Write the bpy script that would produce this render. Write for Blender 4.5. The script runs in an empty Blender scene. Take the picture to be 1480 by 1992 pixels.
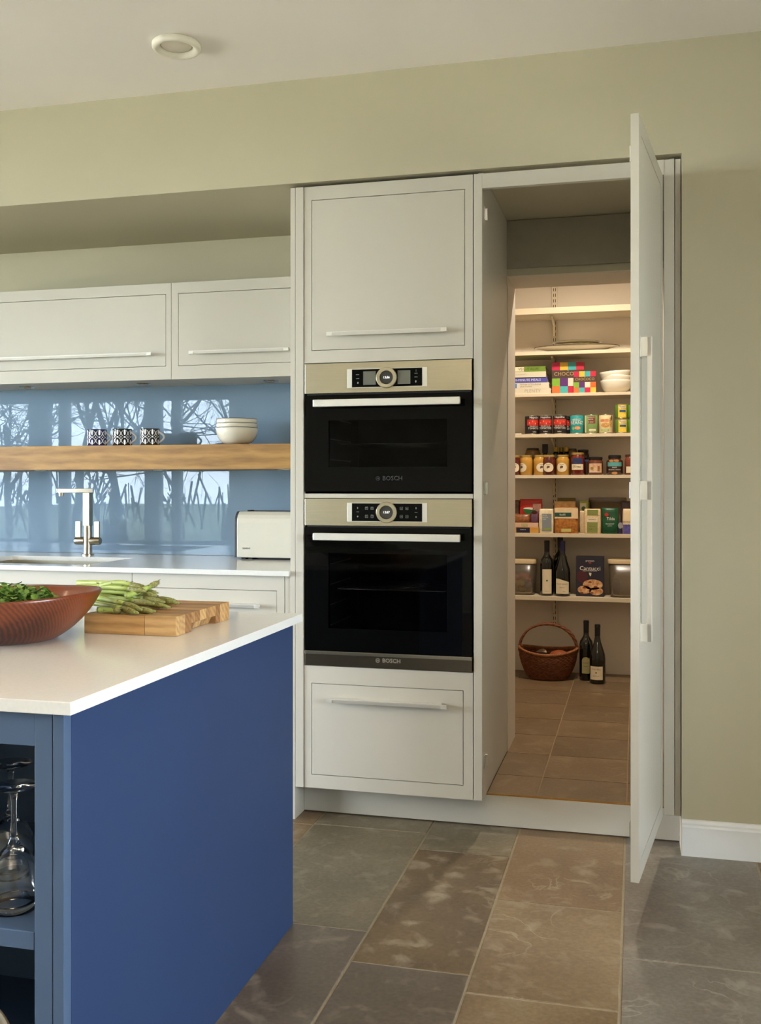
import bpy, bmesh, math, random
from mathutils import Vector, Matrix
random.seed(7)
SC = bpy.context.scene
COL = SC.collection
PI = math.pi
# ---------------------------------------------------------------- camera
cd = bpy.data.cameras.new('camera')
cam = bpy.data.objects.new('camera', cd); COL.objects.link(cam)
CAMH, PSI = 1.182, math.radians(14.27)
cam.location = (0, 0, CAMH); cam.rotation_euler = (PI / 2, 0, PSI)
cd.sensor_fit = 'HORIZONTAL'; cd.sensor_width = 36; cd.lens = 36 * 1955 / 1480
cd.shift_y = -(996 - 945) / 1480; cd.clip_start = 0.05; cd.clip_end = 200
SC.camera = cam
# ---------------------------------------------------------------- world and exposure
w = bpy.data.worlds.new('overcast sky'); SC.world = w; w.use_nodes = True
nt = w.node_tree; nt.nodes.clear()
wo = nt.nodes.new('ShaderNodeOutputWorld'); bg = nt.nodes.new('ShaderNodeBackground')
tc = nt.nodes.new('ShaderNodeTexCoord'); sp = nt.nodes.new('ShaderNodeSeparateXYZ'); cr = nt.nodes.new('ShaderNodeValToRGB')
nt.links.new(tc.outputs['Generated'], sp.inputs[0]); nt.links.new(sp.outputs['Z'], cr.inputs[0]); nt.links.new(cr.outputs[0], bg.inputs[0]); nt.links.new(bg.outputs[0], wo.inputs[0])
cr.color_ramp.elements[0].position = 0.0; cr.color_ramp.elements[0].color = (0.82, 0.915, 1.0, 1)
cr.color_ramp.elements[1].position = 0.8; cr.color_ramp.elements[1].color = (0.70, 0.84, 1.0, 1)
bg.inputs[1].default_value = 20.0
SC.view_settings.view_transform = 'Standard'; SC.view_settings.look = 'None'
SC.view_settings.gamma = 1.0; SC.view_settings.use_curve_mapping = False
SC.view_settings.exposure = 1.10
def area(name, loc, rot, sx, sy, power, col, portal=False):
    l = bpy.data.lights.new(name, 'AREA'); l.shape = 'RECTANGLE'; l.size = sx; l.size_y = sy; l.energy = power; l.color = col
    if portal: l.cycles.is_portal = True
    o = bpy.data.objects.new(name, l); COL.objects.link(o); o.location = loc; o.rotation_euler = rot; return o
# sky portals in the window openings (they only guide the sampling of the sky)
area('portal_garden', (-6.2, -2.62, 1.35), (-PI / 2, 0, PI), 3.7, 1.8, 1, (1, 1, 1), True)
area('portal_side', (3.32, 0.45, 1.45), (PI / 2, 0, PI / 2), 2.1, 1.4, 1, (1, 1, 1), True)
area('portal_left', (-8.12, .3, 1.35), (PI / 2, 0, -PI / 2), 4.2, 2.4, 1, (1, 1, 1), True)
LAMP_COL = (1.0, 0.74, 0.47)
ADDED_SPOT = 12.0      # watts of each unseen ceiling downlight added for warm light
PANTRY_SPOT = 58.0
ADDED_UPLIGHT = 250.0           # watts of the unseen uplighter added to brighten the ceiling
# ---------------------------------------------------------------- helpers
def lin(c):
    return tuple(((x / 255.) / 12.92 if x / 255. <= .04045 else ((x / 255. + .055) / 1.055) ** 2.4) for x in c)
MATS = {}
def mat(name, rgb, rough=.5, metal=0., var=.04, scale=12., bump=0., spec=.5, coat=0., stretch=(1, 1, 1), rgb2=None, aniso=0., trans=0., ior=1.45, alpha=1., sheen=0.):
    if name in MATS: return MATS[name]
    m = bpy.data.materials.new(name); m.use_nodes = True; n = m.node_tree; b = n.nodes['Principled BSDF']
    t = n.nodes.new('ShaderNodeTexCoord'); mp = n.nodes.new('ShaderNodeMapping'); mp.inputs['Scale'].default_value = stretch
    no = n.nodes.new('ShaderNodeTexNoise'); no.inputs['Scale'].default_value = scale; no.inputs['Detail'].default_value = 5
    n.links.new(t.outputs['Object'], mp.inputs[0]); n.links.new(mp.outputs[0], no.inputs['Vector'])
    r = n.nodes.new('ShaderNodeValToRGB'); c = lin(rgb)
    c2 = lin(rgb2) if rgb2 else tuple(min(1, x * (1 + var)) for x in c); c1 = c if rgb2 else tuple(x * (1 - var) for x in c)
    r.color_ramp.elements[0].position = .35; r.color_ramp.elements[1].position = .65
    r.color_ramp.elements[0].color = (*c1, 1); r.color_ramp.elements[1].color = (*c2, 1)
    n.links.new(no.outputs[0], r.inputs[0]); n.links.new(r.outputs[0], b.inputs['Base Color'])
    b.inputs['Roughness'].default_value = rough; b.inputs['Metallic'].default_value = metal
    b.inputs['Specular IOR Level'].default_value = spec; b.inputs['Coat Weight'].default_value = coat; b.inputs['Coat Roughness'].default_value = .05
    b.inputs['Transmission Weight'].default_value = trans; b.inputs['IOR'].default_value = ior; b.inputs['Alpha'].default_value = alpha
    b.inputs['Anisotropic'].default_value = aniso
    if bump:
        bp = n.nodes.new('ShaderNodeBump'); bp.inputs['Strength'].default_value = bump; bp.inputs['Distance'].default_value = .002
        n.links.new(no.outputs[0], bp.inputs['Height']); n.links.new(bp.outputs[0], b.inputs['Normal'])
    MATS[name] = m; return m
def wood(name, c1, c2, rough=.45, axis='X', scale=6., rings=18., coat=0., dist=4., wave=.45):
    if name in MATS: return MATS[name]
    m = bpy.data.materials.new(name); m.use_nodes = True; n = m.node_tree; b = n.nodes['Principled BSDF']; L = n.links.new
    t = n.nodes.new('ShaderNodeTexCoord'); mp = n.nodes.new('ShaderNodeMapping')
    mp.inputs['Scale'].default_value = {'X': (.16, 1, 1), 'Y': (1, .16, 1), 'Z': (1, 1, .16)}[axis]
    oi = n.nodes.new('ShaderNodeObjectInfo'); ad = n.nodes.new('ShaderNodeVectorMath'); ad.operation = 'ADD'
    ml = n.nodes.new('ShaderNodeMath'); ml.operation = 'MULTIPLY'; ml.inputs[1].default_value = 9
    L(oi.outputs['Random'], ml.inputs[0]); L(t.outputs['Object'], ad.inputs[0]); L(ml.outputs[0], ad.inputs[1]); L(ad.outputs[0], mp.inputs[0])
    wv = n.nodes.new('ShaderNodeTexWave'); wv.wave_type = 'RINGS'; wv.inputs['Scale'].default_value = rings; wv.inputs['Distortion'].default_value = dist
    wv.inputs['Detail'].default_value = 3; wv.inputs['Detail Scale'].default_value = 1.6; L(mp.outputs[0], wv.inputs['Vector'])
    no = n.nodes.new('ShaderNodeTexNoise'); no.inputs['Scale'].default_value = scale * 14; no.inputs['Detail'].default_value = 6; L(mp.outputs[0], no.inputs['Vector'])
    mx = n.nodes.new('ShaderNodeMath'); mx.operation = 'MULTIPLY_ADD'; mx.inputs[1].default_value = wave; L(wv.outputs['Fac'], mx.inputs[0]); L(no.outputs[0], mx.inputs[2])
    r = n.nodes.new('ShaderNodeValToRGB'); r.color_ramp.elements[0].position = .38; r.color_ramp.elements[1].position = .53 + wave
    r.color_ramp.elements[0].color = (*lin(c1), 1); r.color_ramp.elements[1].color = (*lin(c2), 1); L(mx.outputs[0], r.inputs[0])
    hs = n.nodes.new('ShaderNodeHueSaturation'); mr = n.nodes.new('ShaderNodeMapRange'); mr.inputs[3].default_value = .9; mr.inputs[4].default_value = 1.08
    L(oi.outputs['Random'], mr.inputs[0]); L(mr.outputs[0], hs.inputs['Value']); L(r.outputs[0], hs.inputs['Color']); L(hs.outputs[0], b.inputs['Base Color'])
    b.inputs['Roughness'].default_value = rough; b.inputs['Coat Weight'].default_value = coat; b.inputs['Coat Roughness'].default_value = .12
    bp = n.nodes.new('ShaderNodeBump'); bp.inputs['Strength'].default_value = .15; bp.inputs['Distance'].default_value = .001; L(mx.outputs[0], bp.inputs['Height']); L(bp.outputs[0], b.inputs['Normal'])
    MATS[name] = m; return m
def stone(name, base, tint, vein, rough=.42):
    m = bpy.data.materials.new(name); m.use_nodes = True; n = m.node_tree; b = n.nodes['Principled BSDF']; L = n.links.new
    t = n.nodes.new('ShaderNodeTexCoord'); oi = n.nodes.new('ShaderNodeObjectInfo'); ml = n.nodes.new('ShaderNodeMath'); ml.operation = 'MULTIPLY'; ml.inputs[1].default_value = 37
    ad = n.nodes.new('ShaderNodeVectorMath'); ad.operation = 'ADD'; L(oi.outputs['Random'], ml.inputs[0]); L(t.outputs['Object'], ad.inputs[0]); L(ml.outputs[0], ad.inputs[1])
    def noise(s, d=6, dis=0.):
        x = n.nodes.new('ShaderNodeTexNoise'); x.inputs['Scale'].default_value = s; x.inputs['Detail'].default_value = d; x.inputs['Distortion'].default_value = dis; L(ad.outputs[0], x.inputs['Vector']); return x
    def ramp(src, p0, p1, c0, c1):
        r = n.nodes.new('ShaderNodeValToRGB'); r.color_ramp.elements[0].position = p0; r.color_ramp.elements[1].position = p1
        r.color_ramp.elements[0].color = c0; r.color_ramp.elements[1].color = c1; L(src, r.inputs[0]); return r
    a = ramp(noise(3.2).outputs[0], .4, .62, (*lin(base), 1), (*lin(tint), 1))
    fine = ramp(noise(90, 4).outputs[0], .35, .7, (.78, .78, .78, 1), (1.12, 1.12, 1.12, 1))
    m1 = n.nodes.new('ShaderNodeMix'); m1.data_type = 'RGBA'; m1.blend_type = 'MULTIPLY'; m1.inputs[0].default_value = .8; L(a.outputs[0], m1.inputs[6]); L(fine.outputs[0], m1.inputs[7])
    # pale mineral blotches and thin curling veins
    bl = ramp(noise(13, 9, .5).outputs[0], .54, .70, (0, 0, 0, 1), (.6, .6, .6, 1))
    m2 = n.nodes.new('ShaderNodeMix'); m2.data_type = 'RGBA'; L(bl.outputs[0], m2.inputs[0]); L(m1.outputs[2], m2.inputs[6]); m2.inputs[7].default_value = (*lin(vein), 1)
    vn = noise(4.5, 5, 1.2); sb = n.nodes.new('ShaderNodeMath'); sb.operation = 'SUBTRACT'; sb.inputs[1].default_value = .5; ab = n.nodes.new('ShaderNodeMath'); ab.operation = 'ABSOLUTE'
    L(vn.outputs[0], sb.inputs[0]); L(sb.outputs[0], ab.inputs[0]); vr = ramp(ab.outputs[0], .004, .02, (1, 1, 1, 1), (0, 0, 0, 1))
    gate = ramp(noise(2.4).outputs[0], .56, .68, (0, 0, 0, 1), (.8, .8, .8, 1))
    gm = n.nodes.new('ShaderNodeMath'); gm.operation = 'MULTIPLY'; L(vr.outputs[0], gm.inputs[0]); L(gate.outputs[0], gm.inputs[1])
    m3 = n.nodes.new('ShaderNodeMix'); m3.data_type = 'RGBA'; L(gm.outputs[0], m3.inputs[0]); L(m2.outputs[2], m3.inputs[6]); m3.inputs[7].default_value = (*lin(vein), 1)
    L(m3.outputs[2], b.inputs['Base Color']); b.inputs['Roughness'].default_value = rough
    bp = n.nodes.new('ShaderNodeBump'); bp.inputs['Strength'].default_value = .25; bp.inputs['Distance'].default_value = .002; L(noise(14, 8).outputs[0], bp.inputs['Height']); L(bp.outputs[0], b.inputs['Normal'])
    MATS[name] = m; return m
def glassy(name, tint=(1, 1, 1), opac=.0, rough=0., body=(200, 200, 200), ior=1.5):
    """thin pane: lets light straight through (tinted), mirrors by Fresnel"""
    m = bpy.data.materials.new(name); m.use_nodes = True; n = m.node_tree; n.nodes.clear(); L = n.links.new
    o = n.nodes.new('ShaderNodeOutputMaterial'); tr = n.nodes.new('ShaderNodeBsdfTransparent'); gl = n.nodes.new('ShaderNodeBsdfGlossy'); df = n.nodes.new('ShaderNodeBsdfDiffuse')
    fr = n.nodes.new('ShaderNodeFresnel'); fr.inputs[0].default_value = ior; a = n.nodes.new('ShaderNodeMixShader'); b = n.nodes.new('ShaderNodeMixShader')
    tr.inputs[0].default_value = (*tint, 1); df.inputs[0].default_value = (*lin(body), 1); gl.inputs['Roughness'].default_value = rough
    a.inputs[0].default_value = opac; L(tr.outputs[0], a.inputs[1]); L(df.outputs[0], a.inputs[2])
    L(fr.outputs[0], b.inputs[0]); L(a.outputs[0], b.inputs[1]); L(gl.outputs[0], b.inputs[2]); L(b.outputs[0], o.inputs[0]); MATS[name] = m; return m
def emis(name, rgb, s):
    m = bpy.data.materials.new(name); m.use_nodes = True; b = m.node_tree.nodes['Principled BSDF']
    b.inputs['Base Color'].default_value = (*lin(rgb), 1); b.inputs['Emission Color'].default_value = (*lin(rgb), 1); b.inputs['Emission Strength'].default_value = s; MATS[name] = m; return m

class MB:
    def __init__(s): s.v = []; s.f = []; s.sm = []
    def add(s, vs, fs, smooth=False):
        o = len(s.v); s.v += [tuple(x) for x in vs]; s.f += [tuple(i + o for i in f) for f in fs]; s.sm += [smooth] * len(fs); return s
    def box(s, x0, x1, y0, y1, z0, z1):
        vs = [(x, y, z) for x in (x0, x1) for y in (y0, y1) for z in (z0, z1)]
        return s.add(vs, [(0, 1, 3, 2), (4, 6, 7, 5), (0, 4, 5, 1), (2, 3, 7, 6), (0, 2, 6, 4), (1, 5, 7, 3)])
    def prism(s, pts, axis, a, b):
        """pts 2-D outline, extruded along axis from a to b"""
        def P(p, q): return {'X': (q, p[0], p[1]), 'Y': (p[0], q, p[1]), 'Z': (p[0], p[1], q)}[axis]
        n = len(pts); vs = [P(p, a) for p in pts] + [P(p, b) for p in pts]
        fs = [tuple(range(n))[::-1], tuple(range(n, 2 * n))] + [(i, (i + 1) % n, n + (i + 1) % n, n + i) for i in range(n)]
        return s.add(vs, fs)
    def lathe(s, prof, n=32, c=(0, 0, 0), sx=1, sy=1, axis='Z', cap=True):
        vs = []; fs = []; k = len(prof)
        for i in range(n):
            a = 2 * PI * i / n
            for r, z in prof:
                p = (r * math.cos(a) * sx, r * math.sin(a) * sy, z)
                if axis == 'Y': p = (p[0], z, p[1])
                if axis == 'X': p = (z, p[0], p[1])
                vs.append((p[0] + c[0], p[1] + c[1], p[2] + c[2]))
        for i in range(n):
            j = (i + 1) % n
            for q in range(k - 1): fs.append((i * k + q, j * k + q, j * k + q + 1, i * k + q + 1))
        if cap:
            if prof[0][0] > 1e-5: fs.append(tuple(i * k for i in range(n))[::-1])
            if prof[-1][0] > 1e-5: fs.append(tuple(i * k + k - 1 for i in range(n)))
        return s.add(vs, fs, True)
    def loft(s, rings, n=20, c=(0, 0, 0)):
        """rings: (z, half width, half depth, exponent[, dx, dy])"""
        vs = []; fs = []
        for R in rings:
            z, hw, hd, e = R[:4]; dx, dy = (R[4], R[5]) if len(R) > 4 else (0, 0)
            for i in range(n):
                a = 2 * PI * (i + .5) / n; ca, sa = math.cos(a), math.sin(a)
                vs.append((c[0] + dx + hw * math.copysign(abs(ca) ** (2 / e), ca), c[1] + dy + hd * math.copysign(abs(sa) ** (2 / e), sa), c[2] + z))
        for q in range(len(rings) - 1):
            for i in range(n):
                j = (i + 1) % n; fs.append((q * n + i, q * n + j, q * n + n + j, q * n + n + i))
        fs.append(tuple(range(n))[::-1]); fs.append(tuple(range((len(rings) - 1) * n, len(rings) * n)))
        return s.add(vs, fs, True)
    def tube(s, path, r, n=8, cap=True):
        P = [Vector(p) for p in path]; R = r if isinstance(r, (list, tuple)) else [r] * len(P)
        t0 = (P[1] - P[0]).normalized(); up = Vector((0, 0, 1)) if abs(t0.z) < .9 else Vector((1, 0, 0)); u = t0.cross(up).normalized(); vs = []; fs = []
        for i, p in enumerate(P):
            t = (P[min(i + 1, len(P) - 1)] - P[max(i - 1, 0)]).normalized(); u = (u - t * u.dot(t)).normalized(); w_ = t.cross(u)
            for j in range(n):
                a = 2 * PI * j / n; q = p + (u * math.cos(a) + w_ * math.sin(a)) * R[i]; vs.append(tuple(q))
        for i in range(len(P) - 1):
            for j in range(n):
                k = (j + 1) % n; fs.append((i * n + j, i * n + k, i * n + n + k, i * n + n + j))
        if cap: fs.append(tuple(range(n))[::-1]); fs.append(tuple(range((len(P) - 1) * n, len(P) * n)))
        return s.add(vs, fs, True)
    def mesh(s, name):
        me = bpy.data.meshes.new(name); me.from_pydata(s.v, [], s.f)
        me.polygons.foreach_set('use_smooth', s.sm); me.update(); return me
def link(name, me, m=None, parent=None, loc=(0, 0, 0), rot=None):
    o = bpy.data.objects.new(name, me); COL.objects.link(o)
    if m is not None and me is not None: me.materials.append(m if not isinstance(m, str) else MATS[m])
    o.location = loc
    if rot: o.rotation_euler = rot
    if parent: o.parent = parent
    return o
def fixn(me):
    bm = bmesh.new(); bm.from_mesh(me); bmesh.ops.recalc_face_normals(bm, faces=bm.faces); bm.to_mesh(me); bm.free()
def bev(o, wd=.002, seg=2):
    b = o.modifiers.new('bevel', 'BEVEL'); b.width = wd; b.segments = seg; b.limit_method = 'ANGLE'; b.angle_limit = math.radians(40); return o
def edges(o):
    o.modifiers.new('split', 'EDGE_SPLIT').split_angle = math.radians(38); return o
def thing(name, label, cat, loc=(0, 0, 0), rz=0, group=None):
    o = bpy.data.objects.new(name, None); COL.objects.link(o); o.empty_display_size = .05
    o.location = loc; o.rotation_euler = (0, 0, rz); return tag(o, label, cat, group)
def tag(o, label, cat, group=None, kind=None):
    if label: o['label'] = label
    if cat: o['category'] = cat
    if group: o['group'] = group
    if kind: o['kind'] = kind
    return o
def part(name, mb, m, parent=None, wd=0, world=True, es=False):
    """world=True: geometry given in world coordinates, re-based on its (unrotated) thing"""
    me = mb.mesh(name); fixn(me); o = link(name, me, m, parent)
    if world and parent is not None:
        p = parent; off = Vector((0, 0, 0))
        while p is not None: off += p.location; p = p.parent
        me.transform(Matrix.Translation(-off))
    if wd: bev(o, wd)
    if es: edges(o)
    return o
def struct(name, mb, m, parent=None, wd=0):
    o = part(name, mb, m, parent, wd)
    if parent is None: o['kind'] = 'structure'
    return o
# -- flat print on planes and cylinders
def text2d(s, size, align='CENTER'):
    cu = bpy.data.curves.new('t', 'FONT'); cu.body = s; cu.size = size; cu.align_x = align; cu.align_y = 'CENTER'; cu.resolution_u = 2
    o = bpy.data.objects.new('t', cu); me = bpy.data.meshes.new_from_object(o)
    vs = [(v.co.x, v.co.y) for v in me.vertices]; fs = [tuple(p.vertices) for p in me.polygons]
    bpy.data.objects.remove(o); bpy.data.curves.remove(cu); bpy.data.meshes.remove(me); return vs, fs
def rect2d(w_, h, nx=1, cx=0, cz=0):
    vs = [(cx - w_ / 2 + w_ * i / nx, cz + q * h / 2) for i in range(nx + 1) for q in (-1, 1)]
    return vs, [(2 * i, 2 * i + 2, 2 * i + 3, 2 * i + 1) for i in range(nx)]
def ell2d(w_, h, cx=0, cz=0, n=20):
    vs = [(cx, cz)]; K = 3
    for k in range(1, K + 1):
        for i in range(n): a = 2 * PI * i / n; vs.append((cx + w_ / 2 * k / K * math.cos(a), cz + h / 2 * k / K * math.sin(a)))
    fs = [(0, 1 + i, 1 + (i + 1) % n) for i in range(n)]
    for k in range(K - 1):
        for i in range(n): a = 1 + k * n; fs.append((a + i, a + n + i, a + n + (i + 1) % n, a + (i + 1) % n))
    return vs, fs
def poly2d(pts): return list(pts), [tuple(range(len(pts)))]
def merge(*sh):
    V, F = [], []
    for vs, fs in sh: F += [tuple(i + len(V) for i in f) for f in fs]; V += vs
    return V, F
def shift(sh, dx, dz): return [(a + dx, b + dz) for a, b in sh[0]], sh[1]
def decal(parent, name, sh, m, d=0., r=None, ang=0., s=0., z=0., x=0., y=0.):
    """print on the front (-Y side) of parent: on plane y=-d, or wrapped on a cylinder of radius r"""
    vs = []
    for a, b in sh[0]:
        a += s; b += z
        if r: th = a / r + ang; vs.append((x + r * math.sin(th), y - r * math.cos(th), b))
        else: vs.append((x + a, y - d, b))
    me = bpy.data.meshes.new(name); me.from_pydata(vs, [], sh[1]); me.update(); return link(name, me, m, parent)
# -- where a photograph pixel column / row falls on a plane y = Y (static numbers, world metres)
def _ray(u, v): a = (u - 740) / 1955.; return (-math.sin(PSI) + a * math.cos(PSI), math.cos(PSI) + a * math.sin(PSI), (945 - v) / 1955.)
def ax(u, Y): r = _ray(u, 945); return r[0] * Y / r[1]
def az(u, v, Y): r = _ray(u, v); return CAMH + r[2] * Y / r[1]
def onz(u, v, z): r = _ray(u, v); k = (z - CAMH) / r[2]; return Vector((r[0] * k, r[1] * k, z))
# ---------------------------------------------------------------- materials
PAINT = mat('greige cabinet paint', (194, 189, 176), .38, var=.01, scale=3)
WALL = mat('olive beige wall paint', (183, 176, 151), .75, var=.015, scale=2, bump=.05)
WHITE = mat('white ceiling paint', (238, 232, 226), .8, var=.01, scale=2)
TRIMW = mat('white satin trim paint', (225, 226, 226), .4, var=.01)
CREAM = mat('cream pantry wall paint', (214, 204, 188), .7, var=.015, scale=3)
SHELFW = mat('cream white shelf laminate', (208, 194, 168), .4, var=.01)
BLUE_SHADED = mat('deep blue lacquer', (42, 60, 94), .5, spec=.25, var=.015, scale=3)  # island lacquer on the side and far end, side shade put into the colour
QUARTZ = mat('white quartz', (220, 219, 214), .16, var=.02, scale=160, rgb2=None)
SPLASH = mat('pale blue back painted glass', (120, 142, 162), .0, var=.01, scale=2, spec=.45)
OAK = wood('golden oak', (138, 98, 48), (174, 132, 68), rings=9, scale=5, dist=6)
BRUSHED = mat('brushed stainless steel', (198, 190, 168), .3, metal=1, var=.05, scale=30, stretch=(.3, 3, 60))
STEEL = mat('satin steel handle', (222, 219, 210), .38, metal=.45, var=.02)
NICKEL = mat('brushed nickel tap', (178, 168, 150), .25, metal=1, var=.05, scale=40, stretch=(1, 1, 6))
CHROME = mat('bright chrome', (220, 220, 220), .1, metal=1, var=.02)
BLACKG = mat('black oven glass', (9, 9, 9), .03, var=.05, spec=.14)
BLACK = mat('matt black', (14, 14, 15), .6, var=.1)
DGREY = mat('dark grey plastic', (62, 63, 70), .5, var=.05)
GROUT = mat('pale sandy grout', (160, 148, 126), .9, var=.06, scale=60)
PGROUT = mat('pantry grout', (150, 128, 98), .9, var=.08, scale=60)
WPLAS = mat('off white plastic', (212, 208, 194), .35, var=.01)
SKYPANE = glassy('window glass'); DIMPANE = glassy('solar tinted window glass', (.77, .80, .83))  # second glass has a tint added to dim light from the rear windows
OVENPANE = glassy('tinted oven glass', (.5, .5, .51), .0, ior=1.2); OVENIN = mat('dark oven enamel', (92, 94, 97), .45, var=.1)
CERAM = mat('white glazed ceramic', (226, 220, 204), .15, var=.01, coat=.3)
INK = mat('dark ink', (30, 28, 30), .6); INKW = mat('white ink', (225, 220, 210), .6); INKG = mat('grey ink', (150, 145, 135), .6); GOLD = mat('gold ink', (176, 150, 96), .5)
PAPER = mat('cream paper', (222, 208, 178), .7, var=.03, scale=30)
# ================================================================ SETTING
F = 3.38; WF = 3.365; ZS = 2.25; ZC = 2.615
XL, XR, YB = -8.0, 3.2, -2.5
# main floor: slab of grout with stone tiles of mixed widths
fl = struct('floor', MB().box(XL - .2, XR + .2, YB - .2, 4.32, -.06, -.0022), GROUT)
st = {'brown': stone('stone_brown', (110, 90, 62), (90, 74, 54), (164, 152, 130)), 'tan': stone('stone_tan', (136, 116, 88), (118, 98, 72), (160, 146, 122)),
      'grey': stone('stone_grey', (126, 119, 109), (110, 100, 90), (158, 150, 138)), 'dark': stone('stone_dark', (102, 91, 77), (90, 79, 65), (146, 134, 116)),
      'rust': stone('stone_rust', (132, 108, 78), (118, 96, 70), (158, 142, 118)), 'olive': stone('stone_olive', (122, 110, 88), (108, 98, 78), (150, 140, 120))}
cols = [-1.091, -.689, -.388, -.036, .366]; wds = [.402, .301, .352, .402]; X = .366; i = 0
while X < XR + .1: X += wds[(i + 1) % 4]; cols.append(X); i += 1
X = -1.091; i = 0
while X > XL - .1: X -= wds[(3 - i) % 4]; cols.insert(0, X); i += 1
cuts = {-1.091: [1.80, 2.577, 3.351, 3.54], -.689: [1.61, 2.406, 3.202, 3.54], -.388: [1.776, 2.321, 2.865, 3.54], -.036: [1.80, 2.591, 3.54], .366: [1.5, 2.2, 2.95, 3.54]}
tone = {(-1.091, 0): 'dark', (-1.091, 1): 'olive', (-1.091, 2): 'dark', (-1.091, 3): 'olive', (-.689, 1): 'dark', (-.689, 2): 'brown', (-.689, 3): 'olive', (-.388, 1): 'rust', (-.388, 2): 'tan', (-.388, 3): 'rust', (-.036, 1): 'grey', (-.036, 2): 'grey', (.366, 3): 'brown'}
tone[(-1.091, 1)] = 'dark'; tone[(-1.091, 2)] = 'olive'; tone[(-.388, 1)] = 'tan'; tone[(-.036, 1)] = 'grey'
rnd = random.Random(3); tiles = 0
for ci in range(len(cols) - 1):
    x0, x1 = cols[ci], cols[ci + 1]; k = round(x0, 3); ys = list(cuts.get(k, [3.54 - rnd.choice([.2, .35, .5])  , 3.54])); 
    while ys[0] > YB: ys.insert(0, ys[0] - rnd.choice([.78, .8, 1.02]))
    near = k in cuts
    for j in range(len(ys) - 1):
        y0, y1 = max(ys[j], YB - .1), ys[j + 1]
        if y1 - y0 < .05: continue
        n_ = len(ys) - 1 - j; idx = (len(cuts[k]) - 1 - n_) + 1 if near else -1
        tn = tone.get((k, idx)) or rnd.choice(list(st))
        g = .0032; hx, hy = (x1 - x0) / 2 - g, (y1 - y0) / 2 - g
        mb = MB(); c = .0015; mb.add([(-hx, -hy, -.008), (hx, -hy, -.008), (hx, hy, -.008), (-hx, hy, -.008), (-hx, -hy, -c), (hx, -hy, -c), (hx, hy, -c), (-hx, hy, -c), (-hx + c, -hy + c, 0), (hx - c, -hy + c, 0), (hx - c, hy - c, 0), (-hx + c, hy - c, 0)],
                            [(3, 2, 1, 0)] + [(i, (i + 1) % 4, 4 + (i + 1) % 4, 4 + i) for i in range(4)] + [(4 + i, 4 + (i + 1) % 4, 8 + (i + 1) % 4, 8 + i) for i in range(4)] + [(8, 9, 10, 11)])
        link('tile', mb.mesh('tile'), st[tn], fl, ((x0 + x1) / 2, (y0 + y1) / 2, 0)); tiles += 1
# ceiling, walls
struct('ceiling', MB().box(XL - .2, XR + .2, YB - .2, WF + .01, ZC, ZC + .1), WHITE)
wb = MB(); wb.box(XL - .2, .1415, WF, 4.06, ZS, ZC + .1); wb.box(.1415, XR + .2, WF, 3.56, -.02, ZC + .1)
struct('wall_back', wb, WALL)
OX0, OX1 = -.505, .11
wn = MB(); wn.box(XL - .2, OX0, 4.06, 4.30, -.02, ZC + .1); wn.box(OX1, 1.2, 4.06, 4.30, -.02, ZC + .1); wn.box(OX0, OX1, 4.06, 4.30, 2.028, ZC + .1)
wn.box(.1415, .20, 3.56, 4.06, -.02, ZC); wn.box(.1198, .1415, 3.56, 4.06, -.02, ZS)
struct('wall_niche', wn, WALL)
ln = MB(); ln.box(OX0, OX0 + .004, 4.058, 4.302, .112, 2.028); ln.box(OX1 - .004, OX1, 4.058, 4.302, .112, 2.028); ln.box(OX0, OX1, 4.058, 4.302, 2.024, 2.0285)
struct('trim_1', ln, CREAM)
lw = MB(); lw.box(XL - .2, XL, YB - .2, -1.8, -.02, ZC + .1); lw.box(XL - .2, XL, 2.4, 4.3, -.02, ZC + .1); lw.box(XL - .2, XL, -1.8, 2.4, -.02, .2); lw.box(XL - .2, XL, -1.8, 2.4, 2.55, ZC + .1)
struct('wall_left', lw, WALL)
# rear wall with garden glazing (seen mirrored in the blue glass)
panes = [(-7.95, -7.04), (-6.80, -6.64), (-6.54, -5.52), (-5.34, -5.18), (-5.09, -4.46)]
ZB0, ZB1 = .50, 2.21
rw = MB(); rw.box(XL - .2, XR + .2, YB - .2, YB, -.02, ZB0); rw.box(XL - .2, XR + .2, YB - .2, YB, ZB1, ZC + .1)
rw.box(XL - .2, -7.95, YB - .2, YB, ZB0, ZB1); rw.box(-4.46, XR + .2, YB - .2, YB, ZB0, ZB1)
struct('wall_rear', rw, WALL)
FRM = mat('grey window frame', (120, 124, 128), .5, var=.02)
win = MB()
for a, b in [(-7.04, -6.80), (-6.64, -6.54), (-5.52, -5.34), (-5.18, -5.09)]: win.box(a, b, YB - .14, YB - .02, ZB0, ZB1)
win.box(-7.95, -4.46, YB - .14, YB - .02, ZB0, ZB0 + .05); win.box(-7.95, -4.46, YB - .14, YB - .02, ZB1 - .04, ZB1)
w1 = struct('window_1', win, FRM)
for a, b in panes: part('pane', MB().box(a, b, YB - .085, YB - .08, ZB0 + .05, ZB1 - .04), DIMPANE, w1)
rt = MB(); rt.box(XR, XR + .2, YB - .2, -.6, -.02, ZC + .1); rt.box(XR, XR + .2, 1.5, 3.56, -.02, ZC + .1); rt.box(XR, XR + .2, -.6, 1.5, -.02, .75); rt.box(XR, XR + .2, -.6, 1.5, 2.15, ZC + .1)
struct('wall_right', rt, WALL)
win = MB()
for a in (-.6, .42, 1.44): win.box(XR + .04, XR + .14, a, a + .06, .75, 2.15)
win.box(XR + .04, XR + .14, -.6, 1.5, .75, .81); win.box(XR + .04, XR + .14, -.6, 1.5, 2.09, 2.15)
w3 = struct('window_2', win, FRM)
for a in (-.54, .48): part('pane', MB().box(XR + .085, XR + .09, a, a + .96, .81, 2.09), SKYPANE, w3)
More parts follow.
